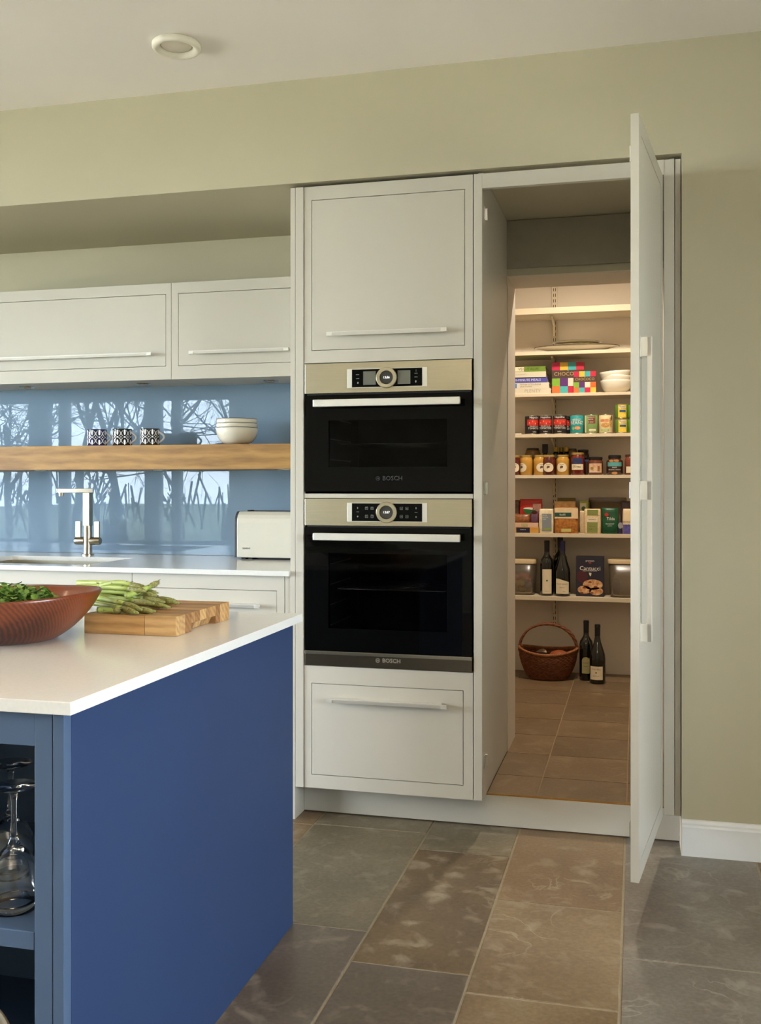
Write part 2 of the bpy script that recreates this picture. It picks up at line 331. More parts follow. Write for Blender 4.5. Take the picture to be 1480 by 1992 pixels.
# baseboard on the right wall
bb = MB().prism([(WF - .001, 0), (WF - .016, 0), (WF - .016, .092), (WF - .013, .098), (WF - .0125, .104), (WF - .008, .112), (WF - .001, .114)], 'X', .142, XR)
struct('baseboard_back', bb, TRIMW)
struct('trim_2', MB().box(.1395, .1418, WF - .016, 3.475, 0, .118), CREAM)
win = MB()
for a in (-1.8, -.42, .96, 2.34): win.box(XL - .14, XL - .04, a, a + .06, .2, 2.55)
win.box(XL - .14, XL - .04, -1.8, 2.4, .2, .26); win.box(XL - .14, XL - .04, -1.8, 2.4, 2.49, 2.55)
w4 = struct('window_3', win, FRM)
for a in (-1.74, -.36, 1.02): part('pane', MB().box(XL - .09, XL - .085, a, a + 1.32, .26, 2.49), SKYPANE, w4)
# pantry room
struct('wall_pantry_back', MB().box(-1.35, .95, 5.86, 5.96, -.1, 2.75), CREAM)
struct('wall_pantry_left', MB().box(-1.45, -1.35, 4.30, 5.96, -.1, 2.75), CREAM)
struct('wall_pantry_right', MB().box(.95, 1.05, 4.30, 5.96, -.1, 2.75), CREAM)
pw = MB(); pw.box(-1.35, OX0, 4.301, 4.306, .1, 2.66); pw.box(OX1, .95, 4.301, 4.306, .1, 2.66); pw.box(OX0, OX1, 4.301, 4.306, 2.03, 2.66)
struct('wall_pantry_front', pw, CREAM)
struct('ceiling_pantry', MB().box(-1.45, 1.05, 4.30, 5.96, 2.66, 2.76), WHITE)
fp = struct('floor_pantry', MB().box(-1.35, .95, 4.06, 5.86, -.05, .109).box(-.5035, .103, 3.494, 4.06, .004, .109), PGROUT)
PT = [stone('pantry_tile_a', (128, 106, 80), (116, 94, 68), (146, 124, 96), .4), stone('pantry_tile_b', (120, 100, 76), (110, 90, 66), (140, 120, 92), .4)]
for i, x0 in enumerate((-1.233, -.933, -.633, -.332, -.031, .27, .57)):
    for j, y0 in enumerate((3.41, 3.722, 4.036, 4.349, 4.658, 4.985, 5.31, 5.62)):
        xa, xb, ya, yb = x0 + .002, x0 + .298, y0 + .002, (3.41, 3.722, 4.036, 4.349, 4.658, 4.985, 5.31, 5.62, 5.858)[j + 1] - .002
        if ya < 4.05: xa, xb = max(xa, -.502), min(xb, .103)
        ya = max(ya, 3.4835)
        if xb - xa < .01: continue
        o = link('tile', MB().box(-(xb - xa) / 2, (xb - xa) / 2, -(yb - ya) / 2, (yb - ya) / 2, -.006, .003).mesh('tile'), PT[(i + j) % 2], fp, ((xa + xb) / 2, (ya + yb) / 2, .109))
struct('trim_3', MB().box(-.5035, .104, 3.4765, 3.4832, .1, .1135), mat('brass threshold strip', (214, 170, 104), .25, metal=1))
# garden
GRASS = mat('winter grass', (92, 98, 70), .9, var=.2, scale=3)
struct('ground', MB().box(-40, 30, -60, -2.75, -.3, -.15).box(3.5, 30, -2.75, 30, -.3, -.15).box(-40, -8.3, -2.75, 30, -.3, -.15), GRASS)
struct('terrace', MB().box(-16, -8.25, -7, 14, -.149, -.06).box(-8.25, 3.4, -7, -2.75, -.149, -.06).box(3.45, 9, -4, 8, -.149, -.06), mat('sandstone terrace', (230, 212, 178), .8, var=.04, scale=4))  # unseen pale ground added to bounce warm daylight up to the ceiling
# ================================================================ TALL OVEN CABINET
oc = thing('oven_cabinet', 'tall pale greige cabinet housing two black ovens between flap door and bottom drawer', 'cabinet', (-.86, 3.7, 0))
part('end_panel', MB().box(-1.189, -1.1715, F - .002, 4.055, 0, 2.238), PAINT, oc, .0008)
part('stile', MB().box(-1.1695, -1.1400, F - .004, F + .02, .116, 2.238), PAINT, oc, .001)
fr = MB(); x0, x1 = -1.1380, -.5365
fr.box(x0, -1.1115, F, F + .022, 1.615, 2.238); fr.box(-.5635, x1, F, F + .022, 1.615, 2.238)
fr.box(-1.1115, -.5635, F, F + .022, 2.1905, 2.238); fr.box(-1.1115, -.5635, F, F + .022, 1.615, 1.6585)
part('upper_frame', fr, PAINT, oc)
fr = MB(); fr.box(x0, -1.1115, F, F + .022, .116, .5475); fr.box(-.5685, x1, F, F + .022, .116, .5475); fr.box(-1.1115, -.5685, F, F + .022, .486, .5475); fr.box(-1.1115, -.5685, F, F + .022, .116, .1625)
part('lower_frame', fr, PAINT, oc)
part('oven_divider', MB().box(x0, x1, F + .001, F + .022, 1.1385, 1.1545), PAINT, oc, .001)
part('carcass', MB().box(-1.1715, -1.1640, F + .024, 4.055, .118, 2.235).box(-.532, -.5225, F + .024, 4.055, .118, 2.235).box(-1.1640, -.532, F + .03, 4.055, 2.225, 2.235).box(-1.1640, -.532, F + .03, 4.055, .118, .126).box(-1.1640, -.532, F + .03, 4.055, .530, .540).box(-1.1640, -.532, F + .03, 4.055, 1.628, 1.640).box(-1.1640, -.532, 4.045, 4.055, .112, 2.225), BLACK, oc)
def pull(name, parent, x0, x1, z, y, hgt=.011, dep=.03):
    """slim angular bar handle on two end posts, world coordinates"""
    m = MB(); m.prism([(y - dep, z), (y - dep + .004, z - hgt), (y - dep + .0075, z - hgt), (y - dep + .006, z), (y, z), (y, z + .003), (y - dep, z + .003)], 'X', x0 + .02, x1 - .02)
    m.box(x0, x0 + .02, y - dep, y - dep + .007, z - hgt, z + .003); m.box(x1 - .02, x1, y - dep, y - dep + .007, z - hgt, z + .003)
    return part(name, m, STEEL, parent, .0006)
d = part('flap_door', MB().box(-1.1095, -.5655, F + .0005, F + .022, 1.6605, 2.1885), PAINT, oc, .0006); pull('handle', d, -1.047, -.622, 1.716, F)
d = part('drawer_front', MB().box(-1.1095, -.5705, F + .0005, F + .022, .1645, .484), PAINT, oc, .0006); pull('handle', d, -1.047, -.622, .436, F)
tag(part('plinth', MB().box(-1.170, .1385, 3.475, 3.493, .004, .1085), PAINT), 'pale greige recessed plinth board running under the oven cabinet and pantry doorway', 'plinth')
# ---- ovens
def oven(label, zb, zt, zfb, up):
    o = thing('oven', label, 'oven', (-.8355, F, zb)); a, b = -1.1335, -.5390
    part('body', MB().box(-1.10, -.57, F + .03, F + .56, zb + .03, zb + .036).box(-1.10, -.57, F + .03, F + .56, zt - .04, zt - .034).box(-1.10, -1.094, F + .03, F + .56, zb + .036, zt - .04).box(-.576, -.57, F + .03, F + .56, zb + .036, zt - .04).box(-1.094, -.576, F + .554, F + .56, zb + .036, zt - .04), OVENIN, o)
    fa = part('control_fascia', MB().box(a, b, F - .007, F + .03, zfb, zt), BRUSHED, o, .0008)
    zc = (zfb + zt) / 2 + (-.003 if up else .0005); xc = -.8355
    pl = part('display_panel', MB().box(xc - .1425, xc + .1425, F - .0080, F - .005, zc - .033, zc + .033), STEEL, fa, .0005)
    bk = part('display_glass', MB().box(xc - .125, xc + .125, F - .0088, F - .005, zc - .031, zc + .031), BLACKG, o, .0004)
    y = F - .0092
    if up:
        for q in (-1, 1): part('screen', MB().box(xc + q * .0615 - .0225, xc + q * .0615 + .0225, y - .0002, y + .001, zc - .0235, zc + .0235), mat('grey display', (108, 108, 98), .15), bk)
    ic = []
    GI = mat('icon grey', (128, 128, 126), .5)
    if up:
        for q, zz in ((-.104, .013), (-.104, -.001), (.104, .012), (.104, -.0005)): ic.append(shift(rect2d(.011, .0018), q, zz))
        for q in (-.103, .103): ic.append(shift(ell2d(.006, .008, n=10), q, -.016))
        ic.append(shift(rect2d(.0015, .008), .104, .021))
    else:
        for q in (-.072, -.052, .052, .072):
            for zz in (.014, -.014):
                for e in ((0, .0045, .009, .001), (0, -.0045, .009, .001), (.0045, 0, .001, .009), (-.0045, 0, .001, .009)): ic.append(shift(rect2d(e[2], e[3]), q + e[0], zz + e[1]))
                ic.append(shift(rect2d(.005, .002), q, zz + (.001 if q < 0 else -.001)))
        for q in (-.104, .104):
            ic.append(shift(ell2d(.004, .008, n=10), q, .015)); ic.append(shift(rect2d(.010, .001), q, .001)); ic.append(shift(ell2d(.005, .006, n=10), q, -.015))
    base = bk.parent.location
    def dec(name, sh, m_, yy, par):
        ob = decal(par, name, shift(sh, xc - base.x, zc - base.z), m_, d=base.y - yy); return ob
    dec('icons', merge(*ic), GI, y - .0003, bk)['kind'] = 'stuff'
    r1 = .0365
    dl = part('dial', MB().lathe([(.0235, F - .013), (.024, F - .017), (.0345, F - .017), (r1, F - .015), (r1, F - .006)], 48, (xc, 0, zc), axis='Y', cap=False), BRUSHED, o, es=True)
    part('dial_face', MB().lathe([(.0238, F - .0125), (.0238, F - .008)], 40, (xc, 0, zc), axis='Y'), mat('smoked dial glass', (66, 64, 58) if up else (18, 18, 20), .12), dl, es=True)
    dec('clock_digits', text2d('13:56' if up else '13:57', .0105), emis('white digits' + str(up), (240, 240, 240), 1.2), F - .0129, dl)
    # door
    zd0, zd1 = zb + (.043 if not up else .004), zfb - .006
    wx0, wx1 = (-1.048, -.624); wz0, wz1 = (1.247, 1.411) if up else (.682, .946)
    dg = MB(); dg.box(a + .001, wx0, F - .004, F + .02, zd0, zd1); dg.box(wx1, b - .001, F - .004, F + .02, zd0, zd1); dg.box(wx0, wx1, F - .004, F + .02, zd0, wz0); dg.box(wx0, wx1, F - .004, F + .02, wz1, zd1)
    dr = part('door', dg, BLACKG, o)
    part('window', MB().box(wx0, wx1, F - .0035, F - .001, wz0, wz1), OVENPANE, dr)
    part('vent_gap', MB().box(a + .006, b - .006, F + .002, F + .028, zfb - .0058, zfb - .0002), BLACK, o)
    hz = 1.4685 if up else 1.0055
    hm = MB(); hm.box(-1.089, -.572, F - .055, F - .043, hz - .0125, hz + .0125)
    h = part('door_handle', hm, STEEL, dr, .002)
    for pa in (-1.083, -.595): part('handle_post', MB().box(pa, pa + .017, F - .044, F - .003, hz - .010, hz + .010), DGREY, dr, .002)
    # wire rack and side runners inside
    rk = MB(); zr = 1.330 if up else .8140
    rk.tube([(-1.038, F + .06, zr + .012), (-1.030, F + .06, zr), (-.645, F + .06, zr), (-.637, F + .06, zr + .012)], .0016, 6)
    for k in range(1, 12): rk.tube([(-1.03, F + .06 + k * .03, zr), (-.645, F + .06 + k * .03, zr)], .0010, 4)
    for k in range(9): rk.tube([(-1.03 + k * .048, F + .06, zr), (-1.03 + k * .048, F + .40, zr)], .0010, 4)
    part('wire_rack', rk, CHROME, o)
    rn = MB()
    for k in range(3 if up else 5):
        for s_ in (-1.088, -.582): rn.tube([(s_, F + .05, zb + .12 + k * .075), (s_, F + .42, zb + .12 + k * .075)], .002, 5)
    part('shelf_runners', rn, STEEL, o)['kind'] = 'stuff'
    lg = merge(shift(text2d('BOSCH', .020 if not up else .022, 'LEFT'), .016, 0), *[shift(rect2d(a_, b_), 0 + c_, d_) for a_, b_, c_, d_ in ((.0012, .007, -.003, 0), (.0012, .007, .003, 0), (.006, .0012, 0, 0))])
    ring = [(.0075 * math.cos(2 * PI * i / 24), .0075 * math.sin(2 * PI * i / 24)) for i in range(24)] + [(.0062 * math.cos(2 * PI * i / 24), .0062 * math.sin(2 * PI * i / 24)) for i in range(24)]
    lg = merge(lg, (ring, [(i, (i + 1) % 24, 24 + (i + 1) % 24, 24 + i) for i in range(24)]))
    lz = 1.2075 if up else .5765
    if not up:
        tr = part('lower_trim', MB().box(a, b, F - .006, F + .02, zb, zb + .039), mat('dull dark steel', (118, 108, 92), .35, metal=1, var=.05, scale=30, stretch=(.3, 3, 60)), o, .0006)
        part('trim_lip', MB().box(a, b, F - .008, F + .02, zb + .0393, zb + .0505), BRUSHED, o, .0006)
    decal(o, 'logo_lettering', shift(lg, -.868 - o.location.x, lz - zb), mat('faint grey logo', (64, 64, 66), .5) if up else mat('pale logo', (176, 168, 150), .4), d=.0045 if up else .0065)
    return o
oven('upper compact black oven with two grey display screens beside its dial', 1.158, 1.6115, 1.5065, True)
oven('lower full-size black oven with steel strip along its base', .5505, 1.1365, 1.0425, False)
# ================================================================ PANTRY DOORWAY CABINET
pc = thing('pantry_cabinet', 'pale greige full-height cabinet surround open as a walk-through to the pantry', 'cabinet', (-.2, 3.7, .11))
part('stile', MB().box(-.5335, -.5045, F - .002, F + .02, .116, 2.238), PAINT, pc, .001)
part('stile', MB().box(.0870, .1195, F, F + .022, .116, 2.238), PAINT, pc, .001)
part('filler_strip', MB().box(.1212, .1390, F + .002, F + .022, .116, 2.238), PAINT, pc, .001)
part('top_rail', MB().box(-.5045, .0870, F - .002, F + .02, 2.188, 2.238), PAINT, pc, .001)
part('side_panel', MB().box(-.5215, -.5045, F + .021, 4.057, .112, ZS - .003), PAINT, pc)
part('side_panel', MB().box(.1045, .1195, F + .023, 4.057, .112, ZS - .003), PAINT, pc)
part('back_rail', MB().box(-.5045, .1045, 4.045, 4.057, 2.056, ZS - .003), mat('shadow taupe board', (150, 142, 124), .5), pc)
for zz in (2.113, 1.173, .240): part('catch_plate', MB().box(-.5045, -.5005, 3.408, 3.436, zz - .023, zz + .023).box(-.5045, -.494, 3.430, 3.434, zz - .021, zz + .021), CHROME, pc, .0008)
# the open door: hinge at (.084, F); local x runs from hinge (0) to free edge (-W), front face y=0 facing -Y when shut
W = .592
dm = MB(); zD0, zD1 = .112 - .11, 2.186 - .11
fz0, fz1 = .160 - .11, 2.140 - .11; fx = .046
dm.box(-fx, 0, 0, .022, zD0, zD1); dm.box(-W, -W + fx, 0, .022, zD0, zD1); dm.box(-W + fx, -fx, 0, .022, zD0, fz0); dm.box(-W + fx, -fx, 0, .022, fz1, zD1)
door = link('door', dm.mesh('door'), PAINT, pc, (.0835 + .2, F - 3.7, 0), (0, 0, math.radians(82.6)))
me_ = MB().box(-W + fx + .0012, -fx - .0012, .0008, .0215, fz0 + .0012, fz1 - .0012)
link('door_panel', me_.mesh('door_panel'), PAINT, door)
hm = MB()
def blk(x0, x1, y0, y1, z0, z1): hm.box(x0, x1, y0, y1, z0 - .11, z1 - .11)
hx0, hx1 = -W + .026, -W + .040
for z0, z1 in ((1.533, 1.586), (1.144, 1.195), (.759, .808)): blk(hx0, hx1, -.030, -.001, z0, z1)
blk(hx0, hx1, -.0305, -.0185, .759, 1.586)
hd = link('handle', hm.mesh('handle'), STEEL, door); bev(hd, .0006)
for z0, z1 in ((1.533, 1.586), (1.144, 1.195), (.759, .808)): link('handle_plate', MB().box(-W + .014, -W + .052, -.002, -.0002, z0 - .112, z1 - .108).mesh('handle_plate'), STEEL, door)
for zz in (2.08, 1.17, .25): bev(link('catch_plate', MB().box(-W + .004, -W + .030, .0222, .0255, zz - .11 - .022, zz - .11 + .022).mesh('catch_plate'), CHROME, door), .0006)
# ================================================================ LEFT RUN: wall units, splashback, oak shelf, worktop, base units
sb = tag(part('splashback', MB().box(-4.2, -1.1895, 4.046, 4.058, .881, 1.630), SPLASH), 'pale blue glass splashback behind the worktop mirroring windows and bare trees', 'splashback')
def wall_unit(label, xa, xb, dx0, dx1, h0, h1):
    o = thing('wall_cabinet', label, 'cabinet', ((xa + xb) / 2, 3.9, 1.617), group='flap-door wall cabinets over the splashback')
    Y0 = 3.77
    fr = MB(); fr.box(xa, dx0 - .0018, Y0, Y0 + .022, 1.617, 2.011); fr.box(dx1 + .0018, xb, Y0, Y0 + .022, 1.617, 2.011); fr.box(dx0 - .0018, dx1 + .0018, Y0, Y0 + .022, 1.967, 2.011); fr.box(dx0 - .0018, dx1 + .0018, Y0, Y0 + .022, 1.617, 1.671)
    part('frame', fr, PAINT, o)
    part('body', MB().box(xa, xb, Y0 + .0235, 4.045, 1.618, 2.009), PAINT, o)
    part('shadow_gap', MB().box(dx0 - .0035, dx1 + .0035, Y0 + .0212, Y0 + .0232, 1.669, 1.969), BLACK, o)
    d = part('flap_door', MB().box(dx0, dx1, Y0 + .0005, Y0 + .021, 1.673, 1.965), PAINT, o, .0006)
    pull('handle', d, h0, h1, 1.7245, Y0, .010, .028); return o
wall_unit('pale greige wall cabinet nearest the oven tower, short bar handle on its flap', -1.8400, -1.1895, -1.8085, -1.222, -1.752, -1.326)
wall_unit('longer pale greige wall cabinet at the left edge of the photo', -2.9900, -1.8420, -2.95, -1.8665, -2.75, -1.918)
tag(part('oak_shelf', MB().box(-4.2, -1.1895, 3.775, 4.045, 1.249, 1.350), OAK, None, .0015), 'thick golden oak floating shelf across the blue splashback', 'shelf')
for n_, (xx, yy, zz) in enumerate([(-2.602, 3.908, 1.617), (-2.041, 3.916, 1.617), (-1.468, 3.925, 1.617), (-2.495, 3.86, 1.249), (-1.94, 3.86, 1.249), (-1.379, 3.86, 1.249)]):
    up = zz > 1.5
    where = ['left of the tap, furthest from the ovens', 'above the mugs', 'above the white bowls'][n_ % 3]
    o = thing('recessed_spotlight', ('small round chrome spotlight under the wall cabinets ' if up else 'small round chrome spotlight under the oak shelf ') + (where if up else ['left of the tap', 'right of the tap', 'above the toaster'][n_ % 3]), 'light', (xx, yy, zz), group='spotlights under wall cabinets' if up else 'spotlights under oak shelf')
    part('bezel', MB().lathe([(.020, 0), (.020, -.003), (.031, -.0035), (.033, 0)], 28, (xx, yy, zz), cap=False), CHROME, o)
    part('lens', MB().lathe([(.0195, -.0005), (.0195, -.0015)], 20, (xx, yy, zz)), mat('frosted lens', (170, 170, 164), .3), o)
# worktop with sink cut-out
ZT = .880
SX0, SX1, SY0, SY1 = -2.62, -2.035, 3.445, 3.828
wt = MB(); t0 = ZT - .018
wt.box(-4.2, SX0, 3.362, 4.045, t0, ZT); wt.box(SX1, -1.1895, 3.362, 4.045, t0, ZT); wt.box(SX0, SX1, 3.362, SY0, t0, ZT); wt.box(SX0, SX1, SY1, 4.045, t0, ZT)
tag(part('worktop', wt, QUARTZ), 'white quartz worktop along the wall below the blue splashback', 'worktop')
sk = thing('sink', 'stainless steel undermount sink in the white worktop, below the tap', 'sink', ((SX0 + SX1) / 2, (SY0 + SY1) / 2, .68))
sm = MB(); g = .004
sm.box(SX0 - g, SX0, SY0 - g, SY1 + g, .69, t0 - .0005); sm.box(SX1, SX1 + g, SY0 - g, SY1 + g, .69, t0 - .0005); sm.box(SX0, SX1, SY0 - g, SY0, .69, t0 - .0005); sm.box(SX0, SX1, SY1, SY1 + g, .69, t0 - .0005); sm.box(SX0 - g, SX1 + g, SY0 - g, SY1 + g, .685, .69)
part('basin', sm, BRUSHED, sk); part('drain', MB().lathe([(.0, .6905), (.035, .6905), (.045, .6925), (.047, .690)], 24, (-2.33, 3.66, 0)), CHROME, sk)
def base_unit(label, xa, xb, dx0, dx1, h0, h1):
    o = thing('base_cabinet', label, 'cabinet', ((xa + xb) / 2, 3.7, 0), group='base cabinets under the wall worktop'); Y0 = 3.385
    fr = MB(); fr.box(xa, dx0 - .0018, Y0, Y0 + .022, .116, t0 - .001); fr.box(dx1 + .0018, xb, Y0, Y0 + .022, .116, t0 - .001); fr.box(dx0 - .0018, dx1 + .0018, Y0, Y0 + .022, .8075, t0 - .001); fr.box(dx0 - .0018, dx1 + .0018, Y0, Y0 + .022, .116, .160); fr.box(dx0 - .0018, dx1 + .0018, Y0, Y0 + .022, .606, .640)
    part('frame', fr, PAINT, o)
    part('body', MB().box(xa, xb, Y0 + .0240, 4.04, .116, .675), PAINT, o); part('shadow_gap', MB().box(dx0 - .0035, dx1 + .0035, Y0 + .0212, Y0 + .0234, .158, .812), BLACK, o)
    d = part('drawer_front', MB().box(dx0, dx1, Y0 + .0005, Y0 + .021, .642, .8055), PAINT, o, .0006); pull('handle', d, h0, h1, .7555, Y0, .010, .026)
    d = part('drawer_front', MB().box(dx0, dx1, Y0 + .0005, Y0 + .021, .162, .604), PAINT, o, .0006); pull('handle', d, h0, h1, .555, Y0, .010, .026)
    part('plinth', MB().box(xa, xb, 3.475, 3.49, .004, .112), PAINT, o)
base_unit('pale greige drawer unit under the worktop beside the oven tower', -1.8100, -1.2140, -1.778, -1.2445, -1.72, -1.300)
base_unit('pale greige base unit under the sink, mostly behind the wooden bowl', -2.9600, -1.8120, -2.93, -1.845, -2.75, -2.0)
tag(part('filler_strip', MB().box(-1.2120, -1.1895, 3.386, 3.405, .116, t0 - .001), PAINT, None, .0008), 'narrow pale greige upright filler between drawer unit and oven tower', 'filler strip')
# ---- toaster
TY = 3.86
to = thing('toaster', 'long off-white slot toaster standing beside the oven tower', 'toaster', (-1.40, TY, ZT))
def tprof(y0, dy): return [(y0 + dy, ZT + .008), (y0 + dy, ZT + .150), (y0 + .003 + dy, ZT + .168), (y0 + .010 + dy, ZT + .182), (y0 + .022 + dy, ZT + .192), (y0 + .030 + dy, ZT + .196), (y0 + .118 - dy, ZT + .196), (y0 + .128 - dy, ZT + .188), (y0 + .132 - dy, ZT + .150), (y0 + .132 - dy, ZT + .008)]
part('body', MB().prism(tprof(TY, 0), 'X', -1.592, -1.196), WPLAS, to, .003)
part('end_cap', MB().prism(tprof(TY, .003), 'X', -1.603, -1.5925), DGREY, to, .002)
part('slot', MB().box(-1.555, -1.205, TY + .052, TY + .078, ZT + .1962, ZT + .1995).box(-1.563, -1.548, TY + .045, TY + .085, ZT + .1962, ZT + .2015), BLACK, to, .001)
for xx in (-1.575, -1.545, -1.30): part('foot', MB().box(xx, xx + .018, TY + .01, TY + .12, ZT, ZT + .0085), BLACK, to)
part('underside', MB().box(-1.50, -1.196, TY + .004, TY + .125, ZT + .003, ZT + .0078), BLACK, to)
for zz in (.03, .062): part('knob', MB().lathe([(.006, -1.6032), (.006, -1.610), (.004, -1.612)], 14, (0, TY + .03, ZT + zz), axis='X'), BLACK, to)
decal(to, 'lettering', text2d('SIEMENS', .0095), INK, d=.0004, x=-.150, z=.045)
# ---- tap
tx, ty = -2.315, 3.93
tp = thing('tap', 'brushed nickel kitchen mixer tap with two lever handles and flat square spout', 'tap', (tx, ty, ZT))
part('base_flange', MB().lathe([(.027, ZT), (.027, ZT + .004), (.022, ZT + .006)], 28, (tx, ty, 0)), NICKEL, tp, es=True)
part('column', MB().lathe([(.0185, ZT + .004), (.0185, ZT + .128)], 28, (tx, ty, 0)), NICKEL, tp, es=True)
nk = MB(); nk.box(tx - .0155, tx + .0155, ty - .0155, ty + .0155, ZT + .128, ZT + .272)
part('neck', nk, NICKEL, tp, .001)
# spout leaves the neck top to the left and forward over the sink
dv = Vector((-.62, -.785, 0)).normalized(); nv = Vector((dv.y, -dv.x, 0)); L_ = .135
me = MB(); a0 = Vector((tx, ty, 0)) - dv * .016; b0 = Vector((tx, ty, 0)) + dv * L_
vs = [tuple(p + nv * q + Vector((0, 0, z))) for z in (ZT + .272, ZT + .290) for p, q in ((a0, -.016), (b0, -.016), (b0, .016), (a0, .016))]
me.add(vs, [(0, 1, 2, 3), (4, 7, 6, 5), (0, 4, 5, 1), (1, 5, 6, 2), (2, 6, 7, 3), (3, 7, 4, 0)]); part('spout', me, NICKEL, tp, .001)
nz = b0 - dv * .018; part('aerator', MB().lathe([(.011, ZT + .258), (.012, ZT + .2725)], 18, (nz.x, nz.y, 0)), CHROME, tp, es=True)
for s_ in (-1, 1):
    h = part('valve', MB().lathe([(.0175, .014 * s_), (.0175, .056 * s_), (.015, .060 * s_)], 24, (tx, ty, ZT + .062), axis='X'), NICKEL, tp, es=True)
    part('lever', MB().box(tx + s_ * .045 - .0125, tx + s_ * .045 + .0125, ty - .006, ty + .003, ZT + .076, ZT + .148), NICKEL, h, .001)
# ---- mugs
MUGB = {'navy': mat('navy glaze', (40, 42, 84), .12, coat=.4), 'black': mat('black glaze', (28, 28, 32), .12, coat=.4), 'ink': mat('dark grey glaze', (52, 50, 50), .12, coat=.4)}
PALE = mat('pale grey glaze', (205, 202, 200), .15, coat=.3)
def mug(xc, key, label):
    r = .041; hh = .072; Z0 = 1.350
    o = thing('mug', label, 'mug', (xc, 3.86, Z0), group='patterned mugs on the oak shelf')
    part('cup', MB().lathe([(.0, .0), (r - .002, .0), (r, .003), (r - .0005, hh - .003), (r, hh), (r - .003, hh), (r - .004, hh - .01), (r - .004, .006), (0, .005)], 32), MUGB[key], o, world=False)
    hp = [(r - .004 + .026 * math.sin(PI * t) + .004 * t, 0, .060 - .047 * t) for t in [i / 12 for i in range(13)]]
    part('handle', MB().tube(hp, .0045, 8), PALE, o, world=False)
    sh = []
    for k in range(-3, 4):
        c_ = k * .030
        sh += [ell2d(.009, .023, c_, .057), ell2d(.007, .007, c_, .0375), ell2d(.009, .022, c_, .016), ell2d(.006, .006, c_ + .015, .0375)]
        for q in (-1, 1):   # crescent petals
            A = [(c_ + q * (.004 + .008 * math.sin(PI * t)), .066 - .026 * t) for t in [i / 8 for i in range(9)]]; B = [(c_ + q * (.006 + .0095 * math.sin(PI * t) * 1.05), .066 - .027 * t) for t in [i / 8 for i in range(9)]]
            for src in (0, 1):
                V = [(a, b if src == 0 else .075 - b) for a, b in A + B]; sh.append((V, [(i, i + 1, 9 + i + 1, 9 + i) for i in range(8)]))
    sh += [rect2d(.007, .062, 2, -.034, .036)]
    decal(o, 'petal_pattern', merge(*sh), PALE, r=r + .0005)
    return o
mug(ax(189, 3.86), 'navy', 'leftmost of the three patterned mugs, navy blue with pale petals')
mug(ax(238, 3.86), 'black', 'middle patterned mug of three, black with pale petals')
mug(ax(291.5, 3.86), 'ink', 'rightmost of the three patterned mugs, nearest the white bowls')
# ---- white bowls on the oak shelf
def bowl_mb(r, h, t=.004, foot=.45):
    pr = [(0, 0), (r * foot, 0), (r * foot + .002, .003)] ; N = 10
    for i in range(1, N + 1):
        a = PI / 2 * i / N; pr.append((r * (foot + (1 - foot) * math.sin(a) ** .9), .003 + (h - .003) * (1 - math.cos(a)) ** .92))
    pr.append((r - t * .5, h + .001))
    for i in range(N, -1, -1):
        a = PI / 2 * i / N; pr.append((max(0, r * (foot + (1 - foot) * math.sin(a) ** .9) - t), max(t, .003 + (h - .003) * (1 - math.cos(a)) ** .92 + t * .3)))
    pr.append((0, t)); return MB().lathe(pr, 40)
bx = -1.595
GR = mat('grey rim line', (92, 90, 88), .3)
for k, (dz, wh) in enumerate([(0, 'lowest'), (.0185, 'middle'), (.036, 'topmost')]):
    o = thing('bowl', wh + ' white bowl of the three nested on the oak shelf', 'bowl', (bx, 3.87, 1.350 + dz), group='white bowls on the oak shelf')
    part('body', bowl_mb(.0865 - .0012 * k, .070), CERAM, o, world=False)
    part('rim', MB().lathe([(.0868 - .0012 * k, .0690), (.0873 - .0012 * k, .0705), (.0858 - .0012 * k, .0713)], 40, cap=False), GR, o, world=False)
# ================================================================ ISLAND
IX, IY0, IY1 = -.896, 1.449, 2.567; ZI0, ZI = .8145, .836
isl = thing('kitchen_island', 'deep blue kitchen island with open glass shelves at its near end', 'kitchen island', (-1.5, 2.0, 0))
BX = -2.2
part('side_panel', MB().box(IX - .019, IX, IY0 + .0225, IY1, 0, ZI0 - .001), BLUE_SHADED, isl, .0015); BLUE_LIT = mat('slate blue lacquer', (72, 92, 120), .4, var=.01)  # second, lighter copy of the same lacquer: front light put into its colour
part('corner_post', MB().box(IX - .0205, IX - .0006, IY0, IY0 + .022, 0, ZI0 - .001), BLUE_LIT, isl, .0012)
part('end_panel', MB().box(BX, IX - .0195, IY1 - .02, IY1, 0, ZI0 - .001), BLUE_SHADED, isl)
part('face_frame', MB().box(-.9510, -.9185, IY0 + .001, IY0 + .022, .05, ZI0 - .001).box(-1.55, -.9510, IY0 + .001, IY0 + .022, .757, ZI0 - .001).box(-1.55, -.9510, IY0 + .001, IY0 + .022, .05, .11).box(-1.60, -1.55, IY0 + .001, IY0 + .022, .05, ZI0 - .001), BLUE_LIT, isl, .001)
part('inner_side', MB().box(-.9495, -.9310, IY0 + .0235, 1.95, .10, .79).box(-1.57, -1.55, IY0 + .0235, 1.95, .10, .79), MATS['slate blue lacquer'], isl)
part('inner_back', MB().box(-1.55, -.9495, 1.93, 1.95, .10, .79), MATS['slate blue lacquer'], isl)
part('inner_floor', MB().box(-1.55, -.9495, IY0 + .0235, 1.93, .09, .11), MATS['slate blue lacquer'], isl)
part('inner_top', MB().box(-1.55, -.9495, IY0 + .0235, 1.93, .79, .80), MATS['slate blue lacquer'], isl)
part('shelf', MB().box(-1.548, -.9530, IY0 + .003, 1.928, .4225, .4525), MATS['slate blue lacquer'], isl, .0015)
part('left_carcass', MB().box(BX, -1.605, IY0 + .001, 2.54, .02, ZI0 - .001), MATS['slate blue lacquer'], isl)
